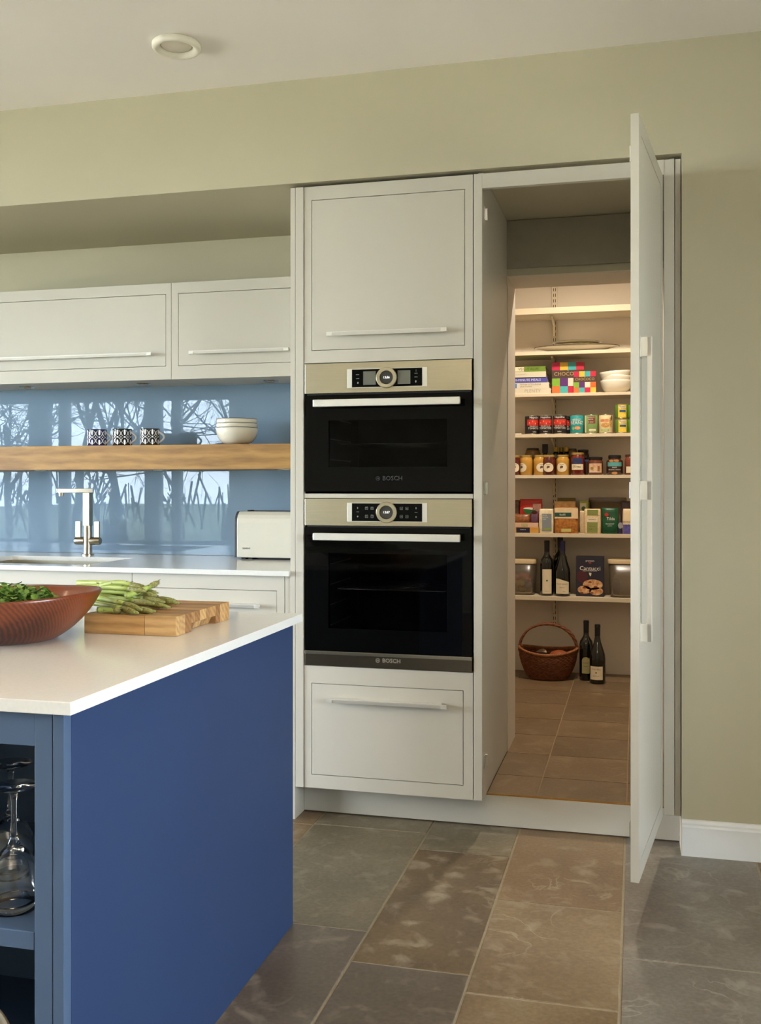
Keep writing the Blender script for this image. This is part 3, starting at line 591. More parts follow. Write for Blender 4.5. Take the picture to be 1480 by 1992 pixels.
tag(part('island_worktop', MB().box(-2.35, -.875, 1.433, 2.583, ZI0, ZI), QUARTZ, None, .0012), 'white quartz island worktop carrying the wooden bowl and chopping board', 'worktop')
# wine glasses upside down on the island shelf
GL = mat('clear crystal', (255, 255, 255), .0, var=0, trans=1., ior=1.5, spec=.5)
def wine_glass(x, y, z, label, hgt=.212, r=.043):
    o = thing('wine_glass', label, 'wine glass', (x, y, z), group='upturned wine glasses on the island shelf')
    # profile from rim (on the shelf) up to the foot
    out = [(r * .93, 0), (r * .98, .02), (r, .045), (r * .93, .07), (r * .68, .092), (r * .30, .108), (.0065, .122), (.0048, .15), (.0046, .185), (.007, .200), (.016, .205), (.038, .2105), (.040, .212)]
    inn = [(.038, .213), (.0, .2132)]
    inner = [(0, .104), (r * .28, .101), (r * .62, .088), (r * .87, .068), (r * .955, .045), (r * .94, .02), (r * .90, 0)]
    s_ = hgt / .2132
    m = MB().lathe([(a, b * s_) for a, b in inner + out + inn], 40, cap=False)
    part('glass', m, GL, o, world=False); return o
wine_glass(-1.043, 1.528, .4527, 'nearest upturned wine glass on the blue island shelf')
wine_glass(-1.148, 1.672, .4527, 'upturned wine glass standing behind the nearest one on the island shelf', .205)
# patterned ceramic dish on the bottom shelf
ds = thing('dish', 'round hand painted ceramic dish upright in the bottom of the island shelves', 'dish', (-1.162, 1.60, .1105)); ds.scale = (.62, .62, .62)
dsm = MB().lathe([(0, .012), (.07, .010), (.105, 0), (.107, .003), (.07, .016), (0, .018)], 40, (0, 0, .107), axis='Y'); part('plate', dsm, CERAM, ds, world=False)
RED = mat('brick red glaze', (190, 82, 62), .2); TEAL = mat('grey teal glaze', (92, 126, 134), .2); TAN = mat('tan rim', (150, 130, 104), .3)
part('rim', MB().lathe([(.104, -.001), (.1085, .001), (.1065, .0045)], 40, (0, 0, .107), axis='Y', cap=False), TAN, ds, world=False)
part('painted_bands', MB().add([(.02 + .012 * k + .03 * q, .001 - .0 * q, .107 + .02 - .02 * k + .06 * q2) for k in range(2) for q in (0, 1) for q2 in (0, 1)], [(0, 1, 3, 2), (4, 5, 7, 6)]), RED, ds, world=False)
part('painted_patch', MB().add([(.05, .0005, .13), (.09, 0, .13), (.09, 0, .09), (.05, .0005, .07)], [(0, 1, 2, 3)]), TEAL, ds, world=False)
# ---- chopping board
cb = thing('chopping_board', 'thick oak block chopping board under the asparagus', 'chopping board', (-1.15, 2.27, ZI))
x0, x1, y0, y1, zt = -1.256, -1.022, 2.116, 2.428, ZI + .0455
ws = [.020, .030, .034, .022, .026, .036, .024, .034, .028, .030, .028]; sc_ = (y1 - y0) / sum(ws); ya = y0
SW = [wood('board oak %d' % i, c1, c2, rings=22, scale=9, dist=3) for i, (c1, c2) in enumerate([((158, 116, 68), (188, 146, 92)), ((124, 86, 52), (156, 114, 70)), ((168, 130, 82), (198, 160, 108)), ((138, 100, 62), (170, 130, 84))])]
order = [0, 2, 1, 3, 1, 2, 3, 0, 1, 2, 0]
for k, ww in enumerate(ws):
    yb = ya + ww * sc_; zb_ = ZI + .0005; g_ = .0002
    cut = 3 <= k <= 7
    pts = [(x0, zb_), (x1 - (.02 if cut else 0), zb_), (x1 - (.012 if cut else 0), zb_ + (.016 if cut else 0)), (x1, zb_ + (.020 if cut else .001)), (x1, zt), (x0, zt)]
    if k == 0:
        part('strip', MB().box(x0, -1.1015, ya + g_, yb - g_, zb_, zt), SW[0], cb, .0006); part('strip', MB().box(-1.1005, x1, ya + g_, yb - g_, zb_, zt), SW[2], cb, .0006)
    else: part('strip', MB().prism(pts, 'Y', ya + g_, yb - g_), SW[order[k]], cb, .0006)
    ya = yb
# ---- wooden bowl with rocket
bw = thing('salad_bowl', 'large dark reddish wooden bowl holding green rocket leaves', 'bowl', (-1.376, 1.992, ZI))
BWD = wood('reddish bowl wood', (50, 18, 9), (118, 54, 22), rough=.3, axis='X', rings=60, scale=.4, coat=.2, dist=2.0, wave=.16)
def ring_r(t): return .104 + .104 * math.sin(PI / 2 * t) ** .85
mbw = MB(); N = 64; prof = []
prof = [(.100, 0, 0), (.108, .003, 0), (.119, .009, 0), (.133, .018, 0), (.147, .029, 0), (.161, .042, 0), (.175, .057, 0), (.186, .071, 0), (.195, .085, 0), (.201, .095, 0), (.205, .102, 0)]
out_ = [(0, 0.002)] + [(r_, z_) for r_, z_, _ in prof]; inn_ = [(r_ - .011, z_ + .006) for r_, z_, _ in prof][::-1]
inn_[0] = (prof[-1][0] - .010, prof[-1][1] + .0005)
full = out_ + [(prof[-1][0] - .004, prof[-1][1] + .0035)] + inn_ + [(0, .010)]
mbw.lathe(full, N); vv = []
for (x, y, z) in mbw.v:
    a = math.atan2(y, x); rr = math.hypot(x, y); k = max(0, z / .11)
    z2 = z * (1 + .03 * k * math.cos(2 * (a - .15)) + .03 * k * math.cos(a - .2)); s2 = 1 + .01 * math.cos(2 * (a - .3))
    vv.append((x * s2, y * (1 + .01 * math.sin(3 * a)), z2))
mbw.v = vv; part('body', mbw, BWD, bw, world=False)
# rocket leaves: too many to count
rk = MB(); R_ = random.Random(11)
for i in range(420):
    a = R_.uniform(0, 2 * PI); rr = .118 * math.sqrt(R_.random()); dome = .066 + .022 * (1 - (rr / .13) ** 2)
    c = Vector((rr * math.cos(a), rr * math.sin(a), dome + R_.uniform(-.02, .012))); yaw = R_.uniform(0, 2 * PI); pitch = R_.uniform(-.3, .75)
    D = Vector((math.cos(yaw) * math.cos(pitch), math.sin(yaw) * math.cos(pitch), math.sin(pitch))); S = D.cross(Vector((0, 0, 1))).normalized(); U = S.cross(D)
    L1 = R_.uniform(.028, .052); wl = R_.uniform(.006, .013)
    if i % 4 == 0: rk.tube([c, c + D * L1 * .6 + U * .004, c + D * L1 * 1.3], .0009, 4); continue
    pts = []; nseg = 7
    for k in range(nseg):
        t = k / (nseg - 1); wv_ = wl * math.sin(PI * (t * .9 + .05)) * (1 if k % 2 else .55); bend = U * (.010 * math.sin(PI * t) + .004 * math.sin(7 * t + i)); p = c + D * L1 * t + bend
        pts += [p - S * wv_ + U * .002, p, p + S * wv_ + U * .002]
    rk.add(pts, [q for k in range(nseg - 1) for q in ((3 * k, 3 * k + 1, 3 * k + 4, 3 * k + 3), (3 * k + 1, 3 * k + 2, 3 * k + 5, 3 * k + 4))], True)
LEAF = mat('rocket leaf green', (58, 96, 30), .5, scale=40, rgb2=(122, 156, 62))
ro = link('rocket_leaves', rk.mesh('rocket_leaves'), LEAF, None, (-1.376, 1.992, ZI)); tag(ro, 'loose pile of green rocket leaves in the wooden bowl', 'salad leaves', None, 'stuff')
# ---- asparagus
ASP = mat('asparagus green', (128, 150, 62), .4, scale=35, rgb2=(176, 190, 104), stretch=(.3, 1, 1)); TIPM = mat('asparagus tip', (112, 122, 58), .5, scale=220, rgb2=(160, 156, 96), bump=.3); SCL = mat('asparagus scale', (122, 104, 72), .5, scale=60, rgb2=(146, 144, 92))
spears = [  # butt px, tip px, height of axis above the board top, bend, label
 ((148, 1184), (233, 1188), .0088, .0, 'shortest asparagus spear at the front left of the pile'),
 ((150, 1170), (270, 1192), .0088, .003, 'asparagus spear whose tip points nearest the front of the board'),
 ((155, 1166), (303, 1189), .0088, -.003, 'asparagus spear lying on the board, second tip from the front'),
 ((170, 1158), (331, 1181), .0088, .002, 'asparagus spear with tip below the rightmost tip'),
 ((180, 1154), (347, 1173), .009, .002, 'asparagus spear reaching furthest right on the board'),
 ((200, 1151), (340, 1168), .009, -.002, 'asparagus spear just behind the furthest right one'),
 ((152, 1158), (275, 1186), .016, .004, 'thick pale asparagus spear slanting down across the front of the pile'),
 ((156, 1152), (300, 1174), .017, -.003, 'asparagus spear in the second layer of the pile'),
 ((160, 1148), (322, 1171), .018, .002, 'asparagus spear in the second layer with dark purple tip'),
 ((175, 1146), (310, 1166), .019, .001, 'asparagus spear in the second layer towards the back'),
 ((152, 1150), (295, 1158), .028, .004, 'asparagus spear in the third layer with knobbly tip'),
 ((160, 1144), (303, 1158), .030, -.002, 'asparagus spear in the third layer with short dark tip'),
 ((165, 1142), (304, 1153), .031, .0, 'slim asparagus spear tucked under the top layer'),
 ((150, 1142), (284, 1150), .040, .004, 'long asparagus spear on top of the pile, front one'),
 ((150, 1134), (288, 1143), .043, .003, 'long asparagus spear on top of the pile, back one'),
 ((195, 1140), (276, 1144), .046, .012, 'arched asparagus spear looping above the pile'),
 ((245, 1158), (316, 1138), .030, -.006, 'asparagus spear with tip turned up at the back of the pile'),
]
for k, (b_, t_, h_, bd, lb) in enumerate(spears):
    hz = zt + h_; up = k == 16
    B0 = onz(b_[0], b_[1], hz); T0 = onz(t_[0], t_[1], hz + (.016 if up else 0)); o = thing('asparagus_spear', lb, 'asparagus', tuple(B0), group='asparagus on the chopping board')
    if up: T0 = T0 + Vector((0, -.02, 0))
    while math.hypot(B0.x + 1.376, B0.y - 1.992) < .196 + h_ * .35: B0 = B0 + (T0 - B0).normalized() * .004
    o.location = B0
    D = T0 - B0; n_ = 12; P = []
    for i in range(n_ + 1):
        t = i / n_; lift = bd * math.sin(PI * t) * (1.2 if k != 15 else 1)
        P.append(D * t + Vector((0, .004 * math.sin(3 * t + k), max(lift, -.002))) + (Vector((0, 0, .012 * t * t)) if up else Vector((0, 0, 0))))
    r0 = .0066 + .0014 * ((k * 7) % 5) / 5; cutp = 9
    part('stem', MB().tube(P[:cutp + 1], [r0 * (1 - .12 * i / cutp) for i in range(cutp + 1)], 10), ASP, o, world=False)
    part('tip', MB().tube(P[cutp:], [r0 * .9, r0 * 1.12, r0 * .95, r0 * .3], 10), TIPM, o, world=False)
    sc = MB(); Dn = D.normalized(); Sx = Dn.cross(Vector((0, 0, 1))).normalized(); Ux = Sx.cross(Dn)
    for i in range(26):
        t = (.30 + .12 * i if i < 4 else .73 + .27 * (i - 4) / 22); q = t * n_; j = min(int(q), n_ - 1); p = P[j].lerp(P[j + 1], q - j); a = i * 2.4; nrm = Sx * math.cos(a) + Ux * math.sin(a)
        s__ = Dn.cross(nrm); sz = r0 * (.75 if i > 3 else .7) * (1 if t < .92 else .7); pr = p + nrm * r0 * (.95 if t < .9 else .6)
        sc.add([pr - s__ * sz * .55, pr + s__ * sz * .55, pr + Dn * sz * 1.9 + nrm * .0012, pr + nrm * .0016 + Dn * sz * .6], [(0, 1, 3), (1, 2, 3), (2, 0, 3)])
    part('scales', sc, SCL, o, world=False)['kind'] = 'stuff'
# ================================================================ CEILING DISC
sx_, sy_ = -1.443, 2.993
sp_ = thing('ceiling_vent', 'round white extract vent on the ceiling', 'vent', (sx_, sy_, ZC))
part('ring', MB().lathe([(.074, 0), (.078, -.004), (.078, -.016), (.074, -.021), (.066, -.022), (.054, -.015), (.052, -.004)], 56, cap=False), TRIMW if False else mat('warm white plastic', (228, 222, 208), .5), sp_, world=False)
part('disc', MB().lathe([(.0, -.010), (.047, -.010), (.049, -.007), (.049, -.002)], 48, cap=False), MATS['warm white plastic'], sp_, world=False)
part('recess', MB().lathe([(.0535, -.0005), (.0, -.0005)], 40, cap=False), BLACK, sp_, world=False)
# ================================================================ PANTRY SHELVES AND THEIR CONTENTS
YS = 5.61; SH = [(2.167, .034, 'top, empty'), (1.925, .019, 'second, holding plates'), (1.6925, .017, 'third, holding books and bowls'), (1.468, .018, 'fourth, holding tins'), (1.2415, .018, 'fifth, holding jars'), (.9195, .021, 'sixth, holding packets'), (.571, .023, 'lowest, holding bottles and tubs')]
upx = [-.455, -1.05, .42]
for n_, (z, t, wh) in enumerate(SH):
    o = thing('pantry_shelf', 'cream pantry shelf, ' + wh.replace(', ', ' one, ', 1), 'shelf', (-.2, 5.7, z), group='pantry shelves')
    part('board', MB().box(-1.34, .94, YS, 5.842, z - t, z), SHELFW, o, .0008)
    for xx in upx:
        part('bracket', MB().prism([(5.842, z - t - .003), (YS + .05, z - t - .003), (YS + .05, z - t - .010), (5.79, z - t - .035), (5.822, z - t - .095), (5.842, z - t - .10)], 'X', xx - .005, xx + .005), SHELFW, o)
for k, xx in enumerate(upx):
    o = thing('shelf_upright', ['white slotted shelf upright in the middle of the pantry back wall', 'white slotted shelf upright at the left of the pantry back wall', 'white slotted shelf upright at the right of the pantry back wall'][k], 'upright', (xx, 5.85, .36), group='slotted shelf uprights')
    part('rail', MB().box(xx - .016, xx + .016, 5.846, 5.859, .36, 2.62), SHELFW, o)
    sl = MB(); z = .38
    while z < 2.6:
        for q in (-.0055, .0055): sl.box(xx + q - .0016, xx + q + .0016, 5.8454, 5.8462, z, z + .018)
        z += .032
    part('slots', sl, BLACK, o)['kind'] = 'stuff'
pm = lambda n, c, r=.5, **k: mat(n, c, r, **k)
def lathe_item(name, label, cat, u, z, r, prof, m, dy=0, group=None, Y=None):
    Yc = (Y or (YS + r + .012)) + dy; o = thing(name, label, cat, (ax(u, Yc), Yc, z), group=group)
    return o
TINM = mat('tin metal', (176, 168, 150), .3, metal=.9)
def tin(u, z, r, h, col, label, dy=0, group='tins on the fourth pantry shelf', rot=0):
    Yc = YS + r + .01 + dy; o = thing('food_tin', label, 'tin', (ax(u, Yc), Yc, z), rz=rot, group=group)
    part('can', MB().lathe([(r - .001, 0), (r, .001), (r, .003), (r - .001, .004), (r - .001, h - .004), (r, h - .003), (r, h - .001), (r - .0015, h), (r - .003, h - .003), (0, h - .003)], 32), TINM, o, world=False)
    part('paper_sleeve', MB().lathe([(r - .0002, .005), (r + .0001, .0055), (r + .0001, h - .0055), (r - .0002, h - .005)], 32, cap=False), col, o, world=False)
    return o
z4 = 1.468; TBL = pm('black tomato label', (34, 30, 32)); TRD = pm('tomato red', (178, 34, 30), scale=60, rgb2=(206, 62, 44))
for k, (u, dy, rot, lb) in enumerate([(1034, .004, .55, 'leftmost black and red tin of plum tomatoes'), (1060.5, 0, .12, 'middle black and red tin of plum tomatoes'), (1089, .0, 0, 'black and red plum tomato tin next to the teal tin'), (1097.5, .085, 0, 'black tomato tin half hidden behind the front row')]):
    o = tin(u, z4, .0375, .106, TBL, lb, dy, rot=rot); r = .0380
    decal(o, 'tomato_picture', merge(rect2d(.088, .033, 12, 0, .066)), TRD, r=r)
    decal(o, 'tomato_highlights', merge(*[ell2d(.005, .009, a, b, 8) for a, b in ((-.03, .064), (-.012, .072), (.004, .06), (.026, .068))]), pm('pink highlight', (232, 150, 120)), r=r + .0003)
    decal(o, 'lettering', merge(shift(text2d('Napolina', .0165), 0, .094), shift(text2d('PEELED PLUM', .0095), 0, .044), shift(text2d('TOMATOES', .0145), 0, .033), shift(text2d('italian', .010), 0, .014)), INKW, r=r + .0003)
o = tin(1122, z4, .0375, .106, pm('teal bean label', (44, 150, 152)), 'teal tin of beans in the middle of the tin shelf')
decal(o, 'label_patch', merge(poly2d([(-.024, .085), (.02, .090), (.026, .052), (-.018, .046), (-.026, .06)])), pm('beans label black', (44, 38, 34)), r=.0379)
decal(o, 'beans_picture', merge(ell2d(.034, .018, .006, .032)), pm('bean orange', (206, 120, 70), scale=120, rgb2=(230, 160, 110)), r=.0381)
decal(o, 'leaf_mark', ell2d(.014, .016, -.019, .03), pm('pale green', (140, 176, 100)), r=.0382)
decal(o, 'lettering', merge(shift(text2d('HEINZ', .018), -.002, .076), shift(text2d('BEANZ', .0245), .002, .060)), INKW, r=.0383)
o = tin(1149.5, z4, .0375, .105, pm('soft green label', (122, 152, 92)), 'green tin with a brown square on its label')
decal(o, 'label_patch', rect2d(.040, .040, 6, .006, .075), pm('brown square', (122, 70, 52)), r=.0379)
decal(o, 'cream_strip', merge(rect2d(.010, .094, 2, -.032, .053), rect2d(.040, .010, 6, .010, .020)), PAPER, r=.0379)
decal(o, 'lettering', merge(shift(text2d('BORLOTTI', .008), .002, .088), shift(text2d('BEANS', .009), -.001, .078), shift(text2d('In water', .009), 0, .064), shift(text2d('Rinsed', .008), .008, .010)), INKW, r=.0382)
o = tin(1178.5, z4, .0375, .105, pm('cream soup label', (222, 200, 156)), 'cream and orange tin of mixed beans picture')
decal(o, 'orange_band', rect2d(.046, .013, 6, -.008, .071), pm('orange band', (206, 116, 58)), r=.0379)
decal(o, 'food_picture', merge(ell2d(.048, .028, -.002, .046), ell2d(.02, .06, .030, .062)), pm('bean mix', (176, 118, 60), scale=150, rgb2=(214, 176, 110)), r=.0380)
decal(o, 'herb_picture', ell2d(.012, .028, .036, .085), pm('herb green', (86, 104, 50)), r=.0382)
decal(o, 'lettering', merge(shift(text2d('Taco Mixed', .0085), -.008, .071), shift(text2d('BEANS', .010), -.004, .018)), INKW, r=.0383)
decal(o, 'ingredient_patch', rect2d(.045, .012, 6, -.004, .018), pm('pale green', (140, 176, 100)), r=.0381)
for k, (dz, lb) in enumerate([(0, 'lower of the two stacked yellow and green sweetcorn tins'), (.0805, 'upper of the two stacked yellow and green sweetcorn tins')]):
    o = tin(1209.5 + k * -.5, z4 + dz, .0365, .080, pm('corn green', (92, 126, 44)), lb)
    decal(o, 'label_patch', rect2d(.046, .070, 8, .004, .040), pm('corn yellow', (214, 190, 62)), r=.0369)
    decal(o, 'name_patch', ell2d(.042, .020, .004, .062), PAPER, r=.0371); decal(o, 'blue_flag', rect2d(.034, .012, 6, .006, .040), pm('flag blue', (44, 78, 124)), r=.0371)
    decal(o, 'corn_picture', ell2d(.034, .018, .006, .018), pm('corn kernels', (224, 178, 60), scale=200, rgb2=(240, 210, 100)), r=.0372)
    decal(o, 'lettering', merge(shift(text2d('Green', .014), .004, .066), shift(text2d('Giant', .012), .0088, .057)), INK, r=.0373)
o = tin(1230, z4, .0365, .080, pm('corn green', (92, 126, 44)), 'sweetcorn tin at the right end, lower, mostly behind the door edge', .02)
o = tin(1230, z4 + .0805, .0365, .080, pm('corn green', (92, 126, 44)), 'sweetcorn tin at the right end, upper, mostly behind the door edge', .02)
sc2 = MB(); 
for i in range(5): sc2.lathe([(0, 0), (.006, .002), (.004, .007), (0, .008)], 7, (.008 * i - .016, .003 * (i % 2), 0))
o = link('crumpled_foil', sc2.mesh('crumpled_foil'), CERAM, None, (ax(1007, 5.64), 5.64, z4)); tag(o, 'small crumpled pale scrap at the left end of the tin shelf', 'scrap')
# ---- jars
z5 = 1.2415
LIDG = mat('gold jar lid', (206, 182, 112), .3, metal=.7); LIDD = mat('dark jar lid', (34, 32, 34), .35); HONEY = mat('dark honey', (84, 26, 16), .08, coat=.6); CRM = mat('set honey', (190, 142, 58), .15, coat=.6)
def jar(u, r, h, body, lid, label, dy=0, lr=.88, lh=.011, name='food_jar', group='jars on the fifth pantry shelf', neck=.86):
    Yc = YS + r + .008 + dy; o = thing(name, label, 'jar', (ax(u, Yc), Yc, z5), group=group); hb = h - lh
    part('glass_body', MB().lathe([(r - .004, 0), (r, .004), (r, hb * .78), (r * .97, hb * .86), (r * neck, hb * .93), (r * neck, hb)], 28), body, o, world=False)
    part('lid', MB().lathe([(r * lr, hb - .002), (r * lr + .001, hb), (r * lr + .001, h - .002), (r * lr - .002, h)], 28), lid, o, world=False, es=True)
    return o
def oval_label(o, r, ang=0):
    decal(o, 'oval_label', ell2d(.060, .051, 0, .042), PAPER, r=r + .0006, ang=ang); decal(o, 'bee_mark', merge(ell2d(.017, .013, 0, .045, 10), ell2d(.009, .009, -.005, .040, 8)), pm('bee brown', (92, 66, 56)), r=r + .0009, ang=ang)
    decal(o, 'lettering', shift(text2d('Honey', .009), 0, .059), INK, r=r + .0009, ang=ang)
for u, dy, b_, ang, lb in [(1000, .0, HONEY, .15, 'dark honey jar cut off by the doorway at the left end'), (1023.5, .006, CRM, -.65, 'leftmost of the golden set honey jars with gold lid'), (1050, .006, CRM, .35, 'golden set honey jar behind the dark honey jar'), (1067.5, -.004, HONEY, .0, 'dark honey jar with centred oval label between golden ones'), (1094.5, .0, CRM, -.1, 'rightmost golden set honey jar with oval label')]:
    o = jar(u, .0365 if b_ is CRM else .038, .112, b_, LIDG, lb, dy, lr=.86); oval_label(o, .0368 if b_ is CRM else .0383, ang)
jar(1036, .045, .155, pm('mustard glass', (120, 92, 56), .2), LIDD, 'large jar with dark lid behind the honey jars', .105, lr=.75)
def bottle_small(u, h, r, body, cap, label, dy=.11):
    Yc = YS + r + dy; o = thing('sauce_bottle', label, 'bottle', (ax(u, Yc), Yc, z5), group='small bottles behind the jars')
    part('glass_body', MB().lathe([(r - .003, 0), (r, .004), (r, h * .62), (r * .5, h * .80), (r * .42, h * .86)], 24), body, o, world=False); part('cap', MB().lathe([(r * .52, h * .84), (r * .52, h - .001), (r * .48, h)], 20), cap, o, world=False, es=True)
DKG = pm('dark green glass', (20, 30, 18), .08); YC = pm('yellow cap', (150, 122, 32), .45)
o_ = thing('sauce_bottle', 'tall bottle with a square black cap behind the dark honey jar', 'bottle', (ax(1060, 5.75), 5.75, z5), group='small bottles behind the jars')
part('glass_body', MB().loft([(0, .024, .024, 4), (.10, .024, .024, 4), (.12, .012, .012, 3), (.128, .012, .012, 3)]), pm('brown sauce glass', (60, 44, 34), .1), o_, world=False); part('cap', MB().loft([(.126, .0155, .0155, 6), (.176, .0155, .0155, 6)]), BLACK, o_, world=False, es=True)
for u, dy, lb in [(1081, .10, 'leftmost small dark bottle with yellow cap behind the jars'), (1091.5, .14, 'middle small dark bottle with yellow cap behind the jars'), (1101.5, .10, 'rightmost small dark bottle with yellow cap behind the jars')]: bottle_small(u, .158, .026, DKG, YC, lb, dy)
jar(1114, .026, .150, pm('amber jar', (96, 70, 40), .12), LIDD, 'narrow dark-lidded jar behind the tall red jam jar', .09, lr=.75)
jar(1134, .034, .143, pm('chutney', (54, 34, 26), .12), LIDD, 'wide dark-lidded jar behind the tall red jam jar', .095, lr=.86)
o = jar(1123.5, .0375, .124, pm('red jam', (112, 28, 22), .08, coat=.6), LIDG, 'tall red jam jar with gold lid and blue and white labels'); decal(o, 'blue_label', rect2d(.060, .034, 8, 0, .078), pm('navy label', (44, 54, 96)), r=.0379); decal(o, 'white_label', rect2d(.072, .031, 8, 0, .044), PAPER, r=.038); decal(o, 'lettering', merge(shift(text2d('Olives', .018), -.004, .046), shift(text2d('Tapenade', .008), 0, .080)), INK, r=.0384)
jar(1142, .016, .085, pm('chutney', (54, 34, 26), .12), mat('blue lid', (60, 76, 110), .4), 'little jar with a bluish lid squeezed behind the jam jars', .05)
o = jar(1158, .042, .099, pm('antipasti', (96, 52, 38), .1, coat=.5), LIDD, 'squat dark-lidded jar with a pink picture label', lr=.9, neck=.84); decal(o, 'picture_label', rect2d(.078, .050, 10, 0, .038), pm('pinkish print', (196, 150, 122), scale=50, rgb2=(216, 186, 150)), r=.0424); decal(o, 'label_pictures', merge(ell2d(.020, .016, -.018, .036, 8), rect2d(.014, .028, 2, .020, .034)), pm('red print', (166, 70, 54), scale=90, rgb2=(130, 140, 70)), r=.0427)
decal(o, 'lettering', shift(text2d('Antipasto', .010), -.01, .018), INKW, r=.0427)
o = jar(1195.5, .045, .109, pm('pickled onions', (70, 40, 24), .1, coat=.5), LIDD, 'wide dark-lidded jar with a teal band on its label', lr=.74, lh=.018, neck=.74); decal(o, 'label_band', rect2d(.088, .023, 12, 0, .058), pm('teal band', (90, 158, 158)), r=.0454); decal(o, 'label_base', rect2d(.070, .030, 10, 0, .031), pm('dark label', (48, 34, 30)), r=.0454)
decal(o, 'onion_picture', merge(ell2d(.026, .014, -.018, .077, 10), ell2d(.026, .014, .012, .077, 10), ell2d(.034, .014, 0, .010, 10)), pm('onion gold', (186, 132, 74), .3), r=.0456); decal(o, 'lettering', merge(shift(text2d('BABY', .011), 0, .040), shift(text2d('BALSAMIC ONIONS', .008), 0, .028)), INKW, r=.0458)
o = jar(1226, .030, .112, pm('paprika', (120, 62, 44), .2), pm('brown lid', (74, 50, 40), .4), 'spice jar at the right end, partly behind the door edge'); decal(o, 'paper_label', rect2d(.050, .034, 8, 0, .028), PAPER, r=.0304)
# ---- books
z3 = 1.6925; bk_x0 = -.90
books = [(1071.5, .030, (204, 196, 176), 'PLENTY', .026, (168, 160, 146), 'lowest book of the stack, thick white spine with PLENTY'), (1068, .0325, (206, 198, 180), 'YOTAM OTTOLENGHI\nSAMI TAMIMI', .0115, (120, 112, 100), 'second book from the bottom, white spine with two lines of names'),
         (1064.5, .0300, (70, 70, 150), '30-MINUTE MEALS', .0185, (210, 206, 224), 'blue-spined cookery book in the middle of the stack'), (1062, .0315, (200, 194, 172), '5 INGREDIENTS', .0085, (170, 164, 150), 'second book from the top, pale cream spine'), (1061, .0285, (104, 132, 36), 'VEG ITALIA!', .022, (54, 70, 24), 'topmost book of the stack, bright green spine')]
zz = z3
for k, (u1, th, c, tx_, sz, ic_, lb) in enumerate(books):
    x1 = ax(u1, YS + .02); x0_ = -.735 + .006 * k; yf = YS + .006 + .002 * (k % 3); dep = .195
    o = thing('book', lb, 'book', (x1 - .1, yf, zz), group='cookery books on the third pantry shelf')
    cv = MB(); t_ = .0028; cv.box(x0_, x1, yf, yf + .004, zz, zz + th - .0006); cv.box(x0_, x1, yf + .004, yf + dep, zz, zz + t_); cv.box(x0_, x1, yf + .004, yf + dep, zz + th - .0006 - t_, zz + th - .0006)
    part('cover', cv, pm('book cover %d' % k, c, .5, var=.02), o, .0006); part('pages', MB().box(x0_ + .004, x1 - .003, yf + .005, yf + dep - .004, zz + t_ + .0002, zz + th - .0008 - t_), PAPER, o)
    im = pm('spine ink %d' % k, ic_)
    sh = shift(text2d(tx_, sz, 'RIGHT' if k in (2,) else 'LEFT'), {0: -.145 + .0, 1: -.160, 2: -.035, 3: -.165, 4: -.150}[k] + .1, th / 2)
    decal(o, 'lettering', sh, im, d=.0006)
    if k == 4: decal(o, 'pale_panel', rect2d(.05, th - .004, 1, -.147 + .1 + .005, th / 2), PAPER, d=.0003)
    if k == 1: decal(o, 'blue_mark', rect2d(.012, th - .008, 1, -.083 + .0, th / 2), pm('spine blue', (90, 130, 190)), d=.0004)
    zz += th
# ---- chocolate boxes
def choc(u0, u1, v0, Yf, label, rows, ncol, title, name='chocolate_box'):
    xa, xb = ax(u0, Yf), ax(u1, Yf); h = az((u0 + u1) / 2, v0, Yf) - z3; w_ = xb - xa
    o = thing(name, label, 'box', ((xa + xb) / 2, Yf, z3), group='checkered chocolate boxes'); part('carton', MB().box(xa, xb, Yf, Yf + .032, z3, z3 + h), pm('chocolate brown card', (70, 52, 44)), o, .001)
    pal = [(186, 24, 70), (214, 176, 62), (64, 158, 162), (186, 30, 60), (122, 166, 52), (88, 40, 108), (226, 208, 186), (222, 100, 48), (226, 110, 56), (70, 166, 168), (190, 28, 66), (214, 180, 70)]
    cw = w_ / ncol; ch = h / 4.0; k = 0
    for rr, zc_ in ((0, h - ch / 2), (1, ch * 1.5), (2, ch * .5)):
        for c_ in range(ncol): decal(o, 'colour_square', rect2d(cw * .985, ch * .985, 1, -w_ / 2 + cw * (c_ + .5), zc_), pm('choc %d' % (k % 12), pal[k % 12], .45, var=.06, scale=60), d=.0004); k += 1
    decal(o, 'lettering', merge(shift(text2d(title, w_ * .165), 0, h - ch * 1.48), poly2d([(-.007, h - ch * .92), (0, h - ch * 1.12), (.007, h - ch * .92), (.005, h - ch * .92), (0, h - ch * 1.06), (-.005, h - ch * .92)])), GOLD, d=.0007)
choc(1073.5, 1136, 704.5, YS + .065, 'larger multicoloured checkered chocolate box standing behind the small one', 3, 4, 'CHOCOCO')
choc(1115.5, 1159, 722, YS + .020, 'smaller multicoloured checkered chocolate box in front of the larger one', 3, 4, 'CHOCOCO')
# ---- white bowls on third shelf
xb_ = ax(1198, YS + .10)
for k, (dz, til) in enumerate([(0, 0), (.028, .05), (.046, -.07)]):
    o = thing('bowl', ['lowest', 'middle', 'topmost, slightly tilted'][k] + ' cream bowl of the three nested on the pantry shelf', 'bowl', (xb_, YS + .10, z3 + dz), group='cream bowls on the third pantry shelf'); o.rotation_euler = (0.02 * k, til, 0)
    part('body', bowl_mb(.086 - .001 * k, .070 if k < 2 else .075), CERAM, o, world=False)
